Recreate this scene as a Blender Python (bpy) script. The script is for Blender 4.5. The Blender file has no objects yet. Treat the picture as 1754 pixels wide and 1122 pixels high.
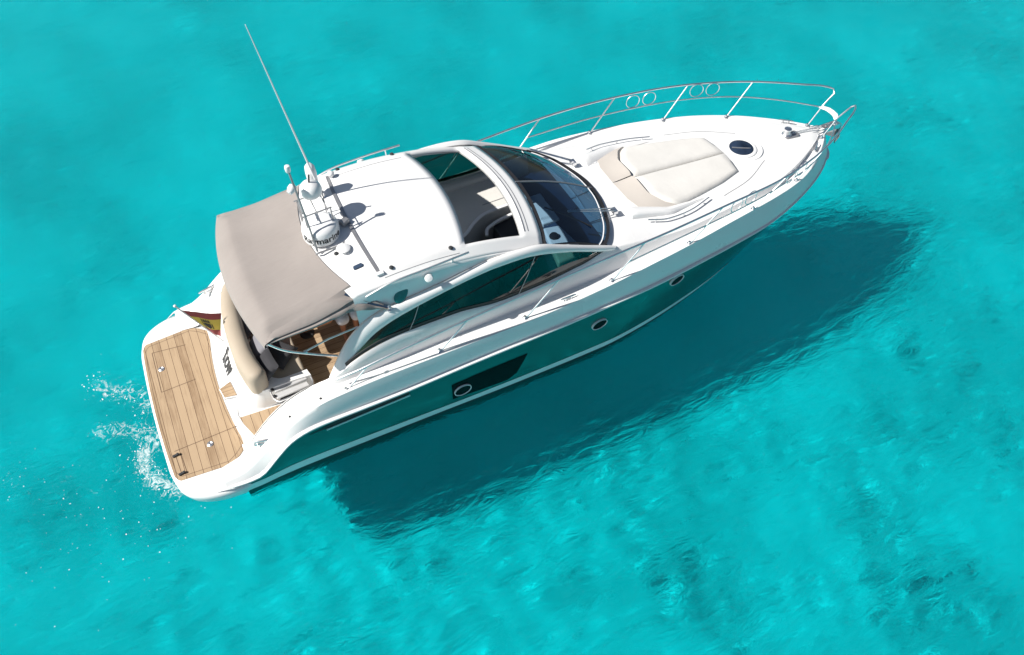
import bpy, bmesh, math, random
import numpy as np
from mathutils import Vector, Matrix

S = bpy.context.scene
COL = S.collection
R = math.radians

# ---------------------------------------------------------------- camera
cam = bpy.data.cameras.new("camera")
cam_o = bpy.data.objects.new("camera", cam)
COL.objects.link(cam_o)
S.camera = cam_o
cam.sensor_width = 36.0
cam.lens = 36.0 * 1364.0 / 1754.0
cam.clip_start = 0.1
cam.clip_end = 2000.0
YAW, PIT = 1.1115014136815782, 0.8787011378257377
cam_o.location = (1.676706, -7.954175, 9.956318)
cam_o.rotation_euler = Vector((math.cos(PIT) * math.cos(YAW), math.cos(PIT) * math.sin(YAW),
                               -math.sin(PIT))).to_track_quat('-Z', 'Y').to_euler()

# ---------------------------------------------------------------- light
SUN_EL, SUN_AZ = R(44.7), R(180 - 10)
world = bpy.data.worlds.new("World")
S.world = world
world.use_nodes = True
wt = world.node_tree
sky = wt.nodes.new('ShaderNodeTexSky')
sky.sky_type = 'NISHITA'
sky.sun_disc = False
sky.sun_elevation = SUN_EL
sky.sun_rotation = math.pi / 2 - SUN_AZ
wt.links.new(sky.outputs[0], wt.nodes['Background'].inputs[0])
wt.nodes['Background'].inputs[1].default_value = 0.05
sun = bpy.data.lights.new("sun", 'SUN')
sun.energy = 5.0
sun.angle = R(0.8)
sun.color = (1.0, 0.96, 0.90)
sun.cycles.is_caustics_light = True          # sunlight is refracted through the waves onto the seabed
sun_o = bpy.data.objects.new("sun", sun)
COL.objects.link(sun_o)
SUN_DIR = Vector((math.cos(SUN_EL) * math.cos(SUN_AZ), math.cos(SUN_EL) * math.sin(SUN_AZ), math.sin(SUN_EL)))
sun_o.rotation_euler = SUN_DIR.to_track_quat('Z', 'Y').to_euler()
S.view_settings.view_transform = 'Standard'
S.view_settings.look = 'None'
S.view_settings.exposure = 0.4
S.view_settings.gamma = 1.0
S.cycles.use_denoising = True
S.cycles.max_bounces = 10
S.cycles.transparent_max_bounces = 12
S.cycles.sample_clamp_indirect = 4.0
S.cycles.sample_clamp_direct = 6.0

# ---------------------------------------------------------------- materials
def new_mat(name):
    m = bpy.data.materials.new(name)
    m.use_nodes = True
    return m, m.node_tree, m.node_tree.nodes['Principled BSDF']

def N(nt, kind, **kw):
    n = nt.nodes.new(kind)
    for k, v in kw.items():
        if k.startswith('i_'):
            n.inputs[k[2:].replace('_', ' ')].default_value = v
        else:
            setattr(n, k, v)
    return n

def ramp(nt, a, b, ca, cb):
    r = N(nt, 'ShaderNodeValToRGB')
    r.color_ramp.elements[0].position = a
    r.color_ramp.elements[1].position = b
    r.color_ramp.elements[0].color = (*ca, 1)
    r.color_ramp.elements[1].color = (*cb, 1)
    return r

def plain(name, col, rough=0.4, metal=0.0, var=0.04, scale=6.0, spec=0.5, bump=0.0, coat=0.0):
    m, nt, b = new_mat(name)
    tc = N(nt, 'ShaderNodeTexCoord')
    no = N(nt, 'ShaderNodeTexNoise', i_Scale=scale, i_Detail=5.0)
    nt.links.new(tc.outputs['Object'], no.inputs['Vector'])
    r = ramp(nt, 0.3, 0.7, tuple(c * (1 - var) for c in col), tuple(min(1, c * (1 + var)) for c in col))
    nt.links.new(no.outputs['Fac'], r.inputs['Fac'])
    nt.links.new(r.outputs['Color'], b.inputs['Base Color'])
    rr = N(nt, 'ShaderNodeMapRange')
    rr.inputs['To Min'].default_value = rough * 0.85
    rr.inputs['To Max'].default_value = min(1, rough * 1.2)
    nt.links.new(no.outputs['Fac'], rr.inputs['Value'])
    nt.links.new(rr.outputs[0], b.inputs['Roughness'])
    b.inputs['Metallic'].default_value = metal
    b.inputs['Specular IOR Level'].default_value = spec
    b.inputs['Coat Weight'].default_value = coat
    b.inputs['Coat Roughness'].default_value = 0.03
    if bump:
        n2 = N(nt, 'ShaderNodeTexNoise', i_Scale=scale * 8, i_Detail=4.0)
        nt.links.new(tc.outputs['Object'], n2.inputs['Vector'])
        bp = N(nt, 'ShaderNodeBump', i_Strength=bump, i_Distance=0.01)
        nt.links.new(n2.outputs['Fac'], bp.inputs['Height'])
        nt.links.new(bp.outputs[0], b.inputs['Normal'])
    return m

def teak_mat(name, pitch, edge=0.06, axis=0, off=0.0):
    """teak planking: caulking seams every `pitch` metres along an axis, grain along the plank"""
    m, nt, b = new_mat(name)
    tc = N(nt, 'ShaderNodeTexCoord')
    sep = N(nt, 'ShaderNodeSeparateXYZ')
    nt.links.new(tc.outputs['Object'], sep.inputs[0])
    ad = N(nt, 'ShaderNodeMath', operation='ADD'); ad.inputs[1].default_value = off
    nt.links.new(sep.outputs[axis], ad.inputs[0])
    dv = N(nt, 'ShaderNodeMath', operation='DIVIDE'); dv.inputs[1].default_value = pitch
    nt.links.new(ad.outputs[0], dv.inputs[0])
    fr = N(nt, 'ShaderNodeMath', operation='FRACT'); nt.links.new(dv.outputs[0], fr.inputs[0])
    fl = N(nt, 'ShaderNodeMath', operation='FLOOR'); nt.links.new(dv.outputs[0], fl.inputs[0])
    lt = N(nt, 'ShaderNodeMath', operation='LESS_THAN'); lt.inputs[1].default_value = edge
    nt.links.new(fr.outputs[0], lt.inputs[0])
    mp = N(nt, 'ShaderNodeMapping')
    mp.inputs['Scale'].default_value = (60, 3, 30) if axis == 0 else (3, 60, 30)
    nt.links.new(tc.outputs['Object'], mp.inputs[0])
    cmb = N(nt, 'ShaderNodeCombineXYZ'); nt.links.new(fl.outputs[0], cmb.inputs[2])
    va = N(nt, 'ShaderNodeVectorMath', operation='ADD')
    nt.links.new(mp.outputs[0], va.inputs[0]); nt.links.new(cmb.outputs[0], va.inputs[1])
    no = N(nt, 'ShaderNodeTexNoise', i_Scale=1.0, i_Detail=6.0, i_Roughness=0.65)
    nt.links.new(va.outputs[0], no.inputs['Vector'])
    wn = N(nt, 'ShaderNodeTexWhiteNoise', noise_dimensions='1D'); nt.links.new(fl.outputs[0], wn.inputs['W'])
    big = N(nt, 'ShaderNodeTexNoise', i_Scale=3.0, i_Detail=3.0); nt.links.new(tc.outputs['Object'], big.inputs['Vector'])
    s1 = N(nt, 'ShaderNodeMath', operation='MULTIPLY_ADD'); s1.inputs[1].default_value = 0.36
    nt.links.new(wn.outputs['Value'], s1.inputs[0]); nt.links.new(no.outputs['Fac'], s1.inputs[2])
    s2 = N(nt, 'ShaderNodeMath', operation='MULTIPLY_ADD'); s2.inputs[1].default_value = 0.5
    nt.links.new(big.outputs['Fac'], s2.inputs[0]); nt.links.new(s1.outputs[0], s2.inputs[2])
    r = ramp(nt, 0.5, 1.15, (0.24, 0.155, 0.088), (0.44, 0.318, 0.20))
    nt.links.new(s2.outputs[0], r.inputs['Fac'])
    mx = N(nt, 'ShaderNodeMix', data_type='RGBA')
    nt.links.new(lt.outputs[0], mx.inputs['Factor'])
    nt.links.new(r.outputs['Color'], mx.inputs['A'])
    mx.inputs['B'].default_value = (0.10, 0.055, 0.03, 1)
    nt.links.new(mx.outputs['Result'], b.inputs['Base Color'])
    b.inputs['Roughness'].default_value = 0.7
    b.inputs['Specular IOR Level'].default_value = 0.3
    bp = N(nt, 'ShaderNodeBump', i_Strength=0.25, i_Distance=0.004)
    nt.links.new(no.outputs['Fac'], bp.inputs['Height'])
    nt.links.new(bp.outputs[0], b.inputs['Normal'])
    return m

def fabric_mat(name, col, wrinkle=0.25, wscale=(2.0, 9.0, 4.0), rough=0.85):
    m, nt, b = new_mat(name)
    tc = N(nt, 'ShaderNodeTexCoord')
    mp = N(nt, 'ShaderNodeMapping'); mp.inputs['Scale'].default_value = wscale
    nt.links.new(tc.outputs['Object'], mp.inputs[0])
    no = N(nt, 'ShaderNodeTexNoise', i_Scale=1.0, i_Detail=3.0, i_Distortion=0.6)
    nt.links.new(mp.outputs[0], no.inputs['Vector'])
    fine = N(nt, 'ShaderNodeTexNoise', i_Scale=220.0, i_Detail=2.0)
    nt.links.new(tc.outputs['Object'], fine.inputs['Vector'])
    blot = N(nt, 'ShaderNodeTexNoise', i_Scale=1.6, i_Detail=4.0)
    nt.links.new(tc.outputs['Object'], blot.inputs['Vector'])
    r = ramp(nt, 0.3, 0.75, tuple(c * 0.92 for c in col), tuple(min(1, c * 1.06) for c in col))
    nt.links.new(blot.outputs['Fac'], r.inputs['Fac'])
    nt.links.new(r.outputs['Color'], b.inputs['Base Color'])
    ad = N(nt, 'ShaderNodeMath', operation='MULTIPLY_ADD'); ad.inputs[1].default_value = 0.08
    nt.links.new(fine.outputs['Fac'], ad.inputs[0]); nt.links.new(no.outputs['Fac'], ad.inputs[2])
    bp = N(nt, 'ShaderNodeBump', i_Strength=wrinkle, i_Distance=0.03)
    nt.links.new(ad.outputs[0], bp.inputs['Height'])
    nt.links.new(bp.outputs[0], b.inputs['Normal'])
    b.inputs['Roughness'].default_value = rough
    b.inputs['Specular IOR Level'].default_value = 0.2
    b.inputs['Sheen Weight'].default_value = 0.1
    return m

def glass_mat(name, tint, gloss=0.04):
    """thin tinted safety glass: lets tinted light straight through, reflects by Fresnel"""
    m = bpy.data.materials.new(name)
    m.use_nodes = True
    nt = m.node_tree
    nt.nodes.clear()
    out = N(nt, 'ShaderNodeOutputMaterial')
    tr = N(nt, 'ShaderNodeBsdfTransparent'); tr.inputs[0].default_value = (*tint, 1)
    gl = N(nt, 'ShaderNodeBsdfGlossy'); gl.inputs['Roughness'].default_value = 0.02
    lw_ = N(nt, 'ShaderNodeLayerWeight'); lw_.inputs['Blend'].default_value = 0.5
    pw = N(nt, 'ShaderNodeMath', operation='POWER'); pw.inputs[1].default_value = 5.0
    nt.links.new(lw_.outputs['Facing'], pw.inputs[0])
    fr = N(nt, 'ShaderNodeMath', operation='MULTIPLY_ADD'); fr.inputs[1].default_value = 0.93; fr.inputs[2].default_value = 0.07
    nt.links.new(pw.outputs[0], fr.inputs[0])
    tc = N(nt, 'ShaderNodeTexCoord')
    no = N(nt, 'ShaderNodeTexNoise', i_Scale=1.3, i_Detail=2.0)
    nt.links.new(tc.outputs['Object'], no.inputs['Vector'])
    bp = N(nt, 'ShaderNodeBump', i_Strength=0.05, i_Distance=0.05)
    nt.links.new(no.outputs['Fac'], bp.inputs['Height'])
    nt.links.new(bp.outputs[0], gl.inputs['Normal'])
    mx = N(nt, 'ShaderNodeMixShader')
    nt.links.new(fr.outputs[0], mx.inputs[0]); nt.links.new(tr.outputs[0], mx.inputs[1]); nt.links.new(gl.outputs[0], mx.inputs[2])
    nt.links.new(mx.outputs[0], out.inputs[0])
    return m

MAT = dict(
    gel=plain('white_gelcoat', (0.80, 0.80, 0.79), 0.28, var=0.015, scale=2.0, coat=0.2),
    nonslip=plain('nonslip_gelcoat', (0.77, 0.77, 0.755), 0.55, var=0.02, scale=3.0, bump=0.15),
    green=plain('green_gelcoat', (0.010, 0.098, 0.086), 0.14, var=0.12, scale=0.7, spec=0.5, coat=0.25),
    boot=plain('white_boot_stripe', (0.76, 0.79, 0.80), 0.3, var=0.02),
    anti=plain('black_antifouling', (0.012, 0.014, 0.016), 0.6, var=0.3),
    rubw=plain('white_rub_rail', (0.80, 0.80, 0.79), 0.25, var=0.02),
    steel=plain('polished_steel', (0.84, 0.84, 0.85), 0.33, metal=1.0, var=0.05, scale=20),
    alu=plain('grey_aluminium', (0.36, 0.36, 0.37), 0.4, metal=0.6, var=0.08),
    alug=plain('grey_moulding', (0.50, 0.50, 0.50), 0.4, var=0.05),
    black=plain('black_rubber', (0.015, 0.015, 0.017), 0.55, var=0.2),
    dark=plain('dark_interior', (0.03, 0.032, 0.035), 0.6, var=0.2),
    navy=plain('navy_dash_vinyl', (0.016, 0.04, 0.085), 0.6, var=0.15),
    taupe=fabric_mat('taupe_canvas', (0.31, 0.278, 0.258), 0.24, (3.0, 14.0, 4.0)),
    beige=fabric_mat('beige_vinyl', (0.43, 0.365, 0.285), 0.12, (3, 3, 3), 0.6),
    tan=fabric_mat('tan_headrest_vinyl', (0.52, 0.48, 0.435), 0.10, (3, 3, 3), 0.6),
    cream=fabric_mat('cream_vinyl', (0.67, 0.655, 0.62), 0.20, (4, 4, 3), 0.6),
    greyv=fabric_mat('grey_vinyl', (0.36, 0.36, 0.36), 0.15, (4, 4, 4), 0.6),
    charcoal=fabric_mat('charcoal_fabric', (0.045, 0.045, 0.05), 0.2, (5, 5, 5), 0.9),
    greyf=fabric_mat('grey_fabric', (0.22, 0.22, 0.24), 0.2, (5, 5, 5), 0.9),
    white=fabric_mat('white_cotton', (0.72, 0.74, 0.78), 0.45, (14, 14, 14), 0.9),
    skin=plain('skin', (0.42, 0.20, 0.12), 0.5, var=0.08, scale=12),
    hair=plain('brown_hair', (0.05, 0.025, 0.014), 0.55, var=0.3, scale=60, bump=0.4),
    wood=plain('varnished_wood', (0.40, 0.12, 0.035), 0.2, var=0.25, scale=9, coat=0.6),
    hatchg=plain('smoked_acrylic', (0.018, 0.03, 0.055), 0.12, var=0.5, scale=5, spec=0.5),
    wscreen=glass_mat('blue_tinted_glass', (0.20, 0.34, 0.47)),
    sglass=glass_mat('dark_tinted_glass', (0.032, 0.105, 0.098)),
    hglass=plain('smoked_glass', (0.003, 0.004, 0.005), 0.25, var=0.2, spec=0.04),
    red=fabric_mat('red_bunting', (0.36, 0.085, 0.085), 0.2, (9, 9, 9)),
    yellow=fabric_mat('yellow_bunting', (0.70, 0.54, 0.11), 0.2, (9, 9, 9)),
    teal=plain('teal_vent_mesh', (0.01, 0.16, 0.16), 0.4, var=0.2, scale=30),
    lampw=plain('white_plastic', (0.80, 0.80, 0.80), 0.35, var=0.02),
    foam=plain('foam_and_glint_white', (0.80, 0.84, 0.84), 0.8, var=0.05),
    teak=teak_mat('teak_deck', 0.112, 0.055, 0, 0.02),
    teakp=teak_mat('teak_passage', 0.125, 0.055, 0, 0.0),
    teaks=teak_mat('teak_step', 0.06, 0.06, 1, 0.0),
    teakd=plain('teak_dark_seam', (0.10, 0.055, 0.03), 0.7, var=0.1),
    sole=teak_mat('teak_sole', 0.11, 0.055, 1, 0.0),
)

def lace_mat():
    m = bpy.data.materials.new('foam_lace')
    m.use_nodes = True
    nt = m.node_tree
    nt.nodes.clear()
    out = N(nt, 'ShaderNodeOutputMaterial')
    df = N(nt, 'ShaderNodeBsdfDiffuse'); df.inputs[0].default_value = (0.80, 0.84, 0.84, 1)
    tr = N(nt, 'ShaderNodeBsdfTransparent')
    tc = N(nt, 'ShaderNodeTexCoord')
    wp = N(nt, 'ShaderNodeTexNoise', i_Scale=3.0, i_Detail=4.0)
    nt.links.new(tc.outputs['Object'], wp.inputs['Vector'])
    ad = N(nt, 'ShaderNodeVectorMath', operation='MULTIPLY_ADD'); ad.inputs[1].default_value = (0.55, 0.55, 0.0)
    nt.links.new(wp.outputs['Color'], ad.inputs[0]); nt.links.new(tc.outputs['Object'], ad.inputs[2])
    vo = N(nt, 'ShaderNodeTexVoronoi', feature='DISTANCE_TO_EDGE', i_Scale=11.0)
    nt.links.new(ad.outputs[0], vo.inputs['Vector'])
    fn = N(nt, 'ShaderNodeTexNoise', i_Scale=16.0, i_Detail=6.0, i_Roughness=0.7)
    nt.links.new(ad.outputs[0], fn.inputs['Vector'])
    at = N(nt, 'ShaderNodeAttribute', attribute_name='foam_density')
    # threshold = density + noise - distance to the nearest bubble wall
    a1 = N(nt, 'ShaderNodeMath', operation='MULTIPLY_ADD'); a1.inputs[1].default_value = 1.6; a1.inputs[2].default_value = -0.98
    nt.links.new(fn.outputs['Fac'], a1.inputs[0])
    a2 = N(nt, 'ShaderNodeMath', operation='MULTIPLY_ADD'); a2.inputs[1].default_value = 0.75
    nt.links.new(at.outputs['Fac'], a2.inputs[0]); nt.links.new(a1.outputs[0], a2.inputs[2])
    a3 = N(nt, 'ShaderNodeMath', operation='MULTIPLY_ADD'); a3.inputs[1].default_value = -1.1
    nt.links.new(vo.outputs['Distance'], a3.inputs[0]); nt.links.new(a2.outputs[0], a3.inputs[2])
    mr = N(nt, 'ShaderNodeMapRange'); mr.inputs['From Min'].default_value = 0.10; mr.inputs['From Max'].default_value = 0.45
    mr.inputs['To Max'].default_value = 0.62
    nt.links.new(a3.outputs[0], mr.inputs['Value'])
    mu = N(nt, 'ShaderNodeMath', operation='MULTIPLY'); 
    st = N(nt, 'ShaderNodeMapRange'); st.inputs['From Min'].default_value = 0.05; st.inputs['From Max'].default_value = 0.35
    nt.links.new(at.outputs['Fac'], st.inputs['Value'])
    nt.links.new(mr.outputs[0], mu.inputs[0]); nt.links.new(st.outputs[0], mu.inputs[1])
    mx = N(nt, 'ShaderNodeMixShader')
    nt.links.new(mu.outputs[0], mx.inputs[0]); nt.links.new(tr.outputs[0], mx.inputs[1]); nt.links.new(df.outputs[0], mx.inputs[2])
    nt.links.new(mx.outputs[0], out.inputs[0])
    return m
MAT['lace'] = lace_mat()

# ---------------------------------------------------------------- mesh helpers
class MB:
    def __init__(s):
        s.v, s.f, s.m = [], [], []
    def grid(s, rows, mat=0, closed=False, flip=False, skip=None):
        """rows: equal-length lists of points -> quads between neighbouring rows"""
        b = len(s.v)
        n = len(rows[0])
        for r in rows:
            s.v += [tuple(float(c) for c in p) for p in r]
        for i in range(len(rows) - 1):
            for j in range(n if closed else n - 1):
                if skip and skip(i, j):
                    continue
                k = (j + 1) % n
                q = (b + i * n + j, b + i * n + k, b + (i + 1) * n + k, b + (i + 1) * n + j)
                s.f.append(q[::-1] if flip else q)
                s.m.append(mat)
        return s
    def face(s, pts, mat=0):
        b = len(s.v)
        s.v += [tuple(float(c) for c in p) for p in pts]
        s.f.append(tuple(range(b, b + len(pts))))
        s.m.append(mat)
        return s
    def tube(s, path, r, n=10, mat=0, closed=False, cap=True):
        P = [Vector(p) for p in path]
        rad = r if isinstance(r, (list, tuple)) else [r] * len(P)
        L = len(P)
        tang = []
        for i in range(L):
            a = P[(i - 1) % L] if (closed or i > 0) else P[0]
            c = P[(i + 1) % L] if (closed or i < L - 1) else P[-1]
            tang.append((c - a).normalized())
        up = Vector((0, 0, 1)) if abs(tang[0].z) < 0.9 else Vector((1, 0, 0))
        nrm = (up - tang[0] * up.dot(tang[0])).normalized()
        rows = []
        for i in range(L):
            nrm = (nrm - tang[i] * nrm.dot(tang[i])).normalized()
            bn = tang[i].cross(nrm)
            rows.append([P[i] + (nrm * math.cos(2 * math.pi * j / n) + bn * math.sin(2 * math.pi * j / n)) * rad[i] for j in range(n)])
        if closed:
            rows.append(rows[0])
        s.grid(rows, mat, closed=True, flip=True)
        if cap and not closed:
            s.face(rows[0], mat)
            s.face(rows[-1][::-1], mat)
        return s
    def lathe(s, prof, base=(0, 0, 0), axis=(0, 0, 1), n=24, mat=0, sq=(1, 1)):
        """prof: [(radius, height)...] about an axis through base"""
        ax = Vector(axis).normalized()
        u = ax.orthogonal().normalized() if abs(ax.z) < 0.99 else Vector((1, 0, 0))
        w = ax.cross(u)
        B = Vector(base)
        rows = [[B + ax * h + (u * math.cos(2 * math.pi * j / n) * sq[0] + w * math.sin(2 * math.pi * j / n) * sq[1]) * max(r, 1e-5) for j in range(n)] for r, h in prof]
        s.grid(rows, mat, closed=True)
        if prof[0][0] > 1e-4:
            s.face(rows[0][::-1], mat)
        if prof[-1][0] > 1e-4:
            s.face(rows[-1], mat)
        return s
    def box(s, c, d, rz=0.0, mat=0, tilt=0.0):
        c = Vector(c)
        M3 = Matrix.Rotation(rz, 3, 'Z') @ Matrix.Rotation(tilt, 3, 'Y')
        p = [c + M3 @ Vector((d[0] / 2 * x, d[1] / 2 * y, d[2] / 2 * z)) for z in (-1, 1) for x, y in ((-1, -1), (1, -1), (1, 1), (-1, 1))]
        b = len(s.v)
        s.v += [tuple(q) for q in p]
        for f in ((3, 2, 1, 0), (4, 5, 6, 7), (0, 1, 5, 4), (1, 2, 6, 5), (2, 3, 7, 6), (3, 0, 4, 7)):
            s.f.append(tuple(b + i for i in f))
            s.m.append(mat)
        return s
    def prism(s, outline, z0, z1, mat=0):
        """outline [(x,y)...] counter-clockwise; z0/z1 numbers or functions of (x,y)"""
        f0 = z0 if callable(z0) else (lambda x, y: z0)
        f1 = z1 if callable(z1) else (lambda x, y: z1)
        lo = [(x, y, f0(x, y)) for x, y in outline]
        hi = [(x, y, f1(x, y)) for x, y in outline]
        s.face(lo[::-1], mat)
        s.face(hi, mat)
        s.grid([lo, hi], mat, closed=True)
        return s
    def build(s, name, mats, parent=None, smooth=35, bevel=0.0, solid=0.0, sub=0, seg=2):
        me = bpy.data.meshes.new(name)
        me.from_pydata(s.v, [], s.f)
        mats = mats if isinstance(mats, (list, tuple)) else [mats]
        for k in mats:
            me.materials.append(MAT[k] if isinstance(k, str) else k)
        me.polygons.foreach_set('material_index', s.m)
        bm = bmesh.new()
        bm.from_mesh(me)
        bmesh.ops.remove_doubles(bm, verts=bm.verts, dist=1e-5)
        bmesh.ops.dissolve_degenerate(bm, edges=bm.edges, dist=1e-6)
        bmesh.ops.recalc_face_normals(bm, faces=bm.faces)
        bm.to_mesh(me)
        bm.free()
        if smooth:
            me.polygons.foreach_set('use_smooth', [True] * len(me.polygons))
            me.set_sharp_from_angle(angle=R(smooth))
        me.update()
        o = bpy.data.objects.new(name, me)
        COL.objects.link(o)
        if solid:
            md = o.modifiers.new('solid', 'SOLIDIFY'); md.thickness = solid; md.offset = -1
        if bevel:
            md = o.modifiers.new('bevel', 'BEVEL'); md.width = bevel; md.segments = seg; md.limit_method = 'ANGLE'; md.angle_limit = R(40)
        if sub:
            md = o.modifiers.new('sub', 'SUBSURF'); md.levels = sub; md.render_levels = sub
        if parent is not None:
            attach(o, parent)
        return o

def attach(o, parent):
    o.parent = parent
    mw = Matrix.Translation(parent.location) if parent.parent is None else Matrix.Identity(4)
    o.matrix_parent_inverse = mw.inverted()

def empty(name, loc, label, cat):
    o = bpy.data.objects.new(name, None)
    COL.objects.link(o)
    o.location = loc
    o['label'] = label
    o['category'] = cat
    return o

def tag(o, label, cat, group=None):
    o['label'] = label
    o['category'] = cat
    if group:
        o['group'] = group
    return o

def herm(tab, x):
    """smooth interpolation of rows (x, a, b, ...) ; x array -> columns"""
    t = np.array(tab, float)
    X = t[:, 0]
    x = np.clip(np.atleast_1d(np.asarray(x, float)), X[0], X[-1])
    d = np.gradient(t[:, 1:], X, axis=0) if len(X) > 2 else np.repeat((t[1:, 1:] - t[:1, 1:]) / (X[1] - X[0]), 2, 0)
    sec = (t[1:, 1:] - t[:-1, 1:]) / (X[1:] - X[:-1])[:, None]
    for i in range(1, len(X) - 1):                      # limit slopes: no overshoot
        for c in range(d.shape[1]):
            if sec[i - 1, c] * sec[i, c] <= 0:
                d[i, c] = 0
            else:
                m = 3 * min(abs(sec[i - 1, c]), abs(sec[i, c]))
                d[i, c] = max(-m, min(m, d[i, c]))
    k = np.clip(np.searchsorted(X, x, side='right') - 1, 0, len(X) - 2)
    h = (X[k + 1] - X[k])[:, None]
    s = ((x - X[k])[:, None]) / h
    y0, y1, d0, d1 = t[k, 1:], t[k + 1, 1:], d[k], d[k + 1]
    return (2 * s**3 - 3 * s**2 + 1) * y0 + (s**3 - 2 * s**2 + s) * h * d0 + (-2 * s**3 + 3 * s**2) * y1 + (s**3 - s**2) * h * d1

def smooth_path(pts, n):
    P = np.array(pts, float)
    L = np.r_[0, np.cumsum(np.linalg.norm(np.diff(P, axis=0), axis=1))]
    return herm(np.c_[L, P], np.linspace(0, L[-1], n))

def lin_path(pts, n):
    P = np.array(pts, float)
    L = np.r_[0, np.cumsum(np.linalg.norm(np.diff(P, axis=0), axis=1))]
    t = np.linspace(0, L[-1], n)
    return np.stack([np.interp(t, L, P[:, i]) for i in range(P.shape[1])], 1)

def mir(p):
    return [(q[0], -q[1], q[2]) for q in p]

def rrect(cx, cy, lx, ly, r, n=5):
    out = []
    for sx, sy, a0 in ((1, 1, 0), (-1, 1, 90), (-1, -1, 180), (1, -1, 270)):
        for i in range(n + 1):
            a = R(a0 + 90 * i / n)
            out.append((cx + sx * (lx / 2 - r) + r * math.cos(a), cy + sy * (ly / 2 - r) + r * math.sin(a)))
    return out

# ---------------------------------------------------------------- water and seabed
DEPTH = 2.75
rng = np.random.RandomState(4)
waves, chop = [], []
def add_waves(dst, n, l0, l1, spread, steep, th0):
    for k in range(n):
        lam = l0 * (l1 / l0) ** rng.rand()
        dst.append((2 * math.pi / lam, rng.normal(th0, spread), rng.rand() * 6.283, lam / (2 * math.pi) * steep * (0.5 + rng.rand())))
add_waves(waves, 14, 1.2, 3.2, 0.9, 0.0036, 2.0)
add_waves(waves, 26, 0.45, 1.1, 0.9, 0.0008, 2.05)
add_waves(chop, 34, 0.36, 1.0, 0.9, 0.0080, 2.0)
patch = []
add_waves(patch, 14, 1.6, 5.0, 1.5, 1.0, 0.0)

def wave_z(X, Y):
    Z = np.zeros_like(X)
    for k, th, ph, a in waves:
        Z += a * np.sin(k * (X * math.cos(th) + Y * math.sin(th)) + ph)
    C = np.zeros_like(X); G = np.zeros_like(X)
    for k, th, ph, a in chop:
        C += a * np.sin(k * (X * math.cos(th) + Y * math.sin(th)) + ph)
    for k, th, ph, a in patch:
        G += np.sin(k * (X * math.cos(th) + Y * math.sin(th)) + ph)
    bias = 0.9 * np.clip((X * 0.35 - Y * 0.9 - 2.0) / 6.0, -0.9, 1.0)      # choppier off the starboard bow
    g = np.clip((G / 2.65 + bias - 0.35) / 1.3, 0, 1)
    g = np.maximum(g, 1.1 * np.exp(-((X - 1.3) ** 2 + (Y + 1.3) ** 2) / 6.0))       # churned by the propellers
    Z += C * (0.30 + 0.70 * g)
    d = np.maximum(np.abs(X - 6) - 26, np.abs(Y - 6) - 22)
    return Z * np.clip(1 - np.maximum(d, 0) / 20.0, 0, 1)

def stretched(a, b, step, far):
    mid = np.arange(a, b + 1e-6, step)
    out, s = [], step
    x = b
    while x < far:
        s *= 1.18
        x += s
        out.append(x)
    lo, s, x = [], step, a
    while x > -far:
        s *= 1.18
        x -= s
        lo.append(x)
    return np.r_[lo[::-1], mid, out]

def sheet(name, xs, ys, zf, mat):
    X, Y = np.meshgrid(xs, ys)
    Z = zf(X, Y)
    nx, ny = len(xs), len(ys)
    co = np.stack([X, Y, Z], -1).reshape(-1, 3).astype(np.float32)
    i = np.arange(nx * ny).reshape(ny, nx)
    q = np.stack([i[:-1, :-1], i[:-1, 1:], i[1:, 1:], i[1:, :-1]], -1).reshape(-1, 4)
    me = bpy.data.meshes.new(name)
    me.vertices.add(len(co)); me.vertices.foreach_set('co', co.ravel())
    me.loops.add(q.size); me.loops.foreach_set('vertex_index', q.ravel())
    me.polygons.add(len(q)); me.polygons.foreach_set('loop_start', np.arange(0, q.size, 4))
    me.update(calc_edges=True)
    me.polygons.foreach_set('use_smooth', [True] * len(q))
    me.materials.append(mat)
    o = bpy.data.objects.new(name, me)
    COL.objects.link(o)
    o['kind'] = 'structure'
    return o

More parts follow.
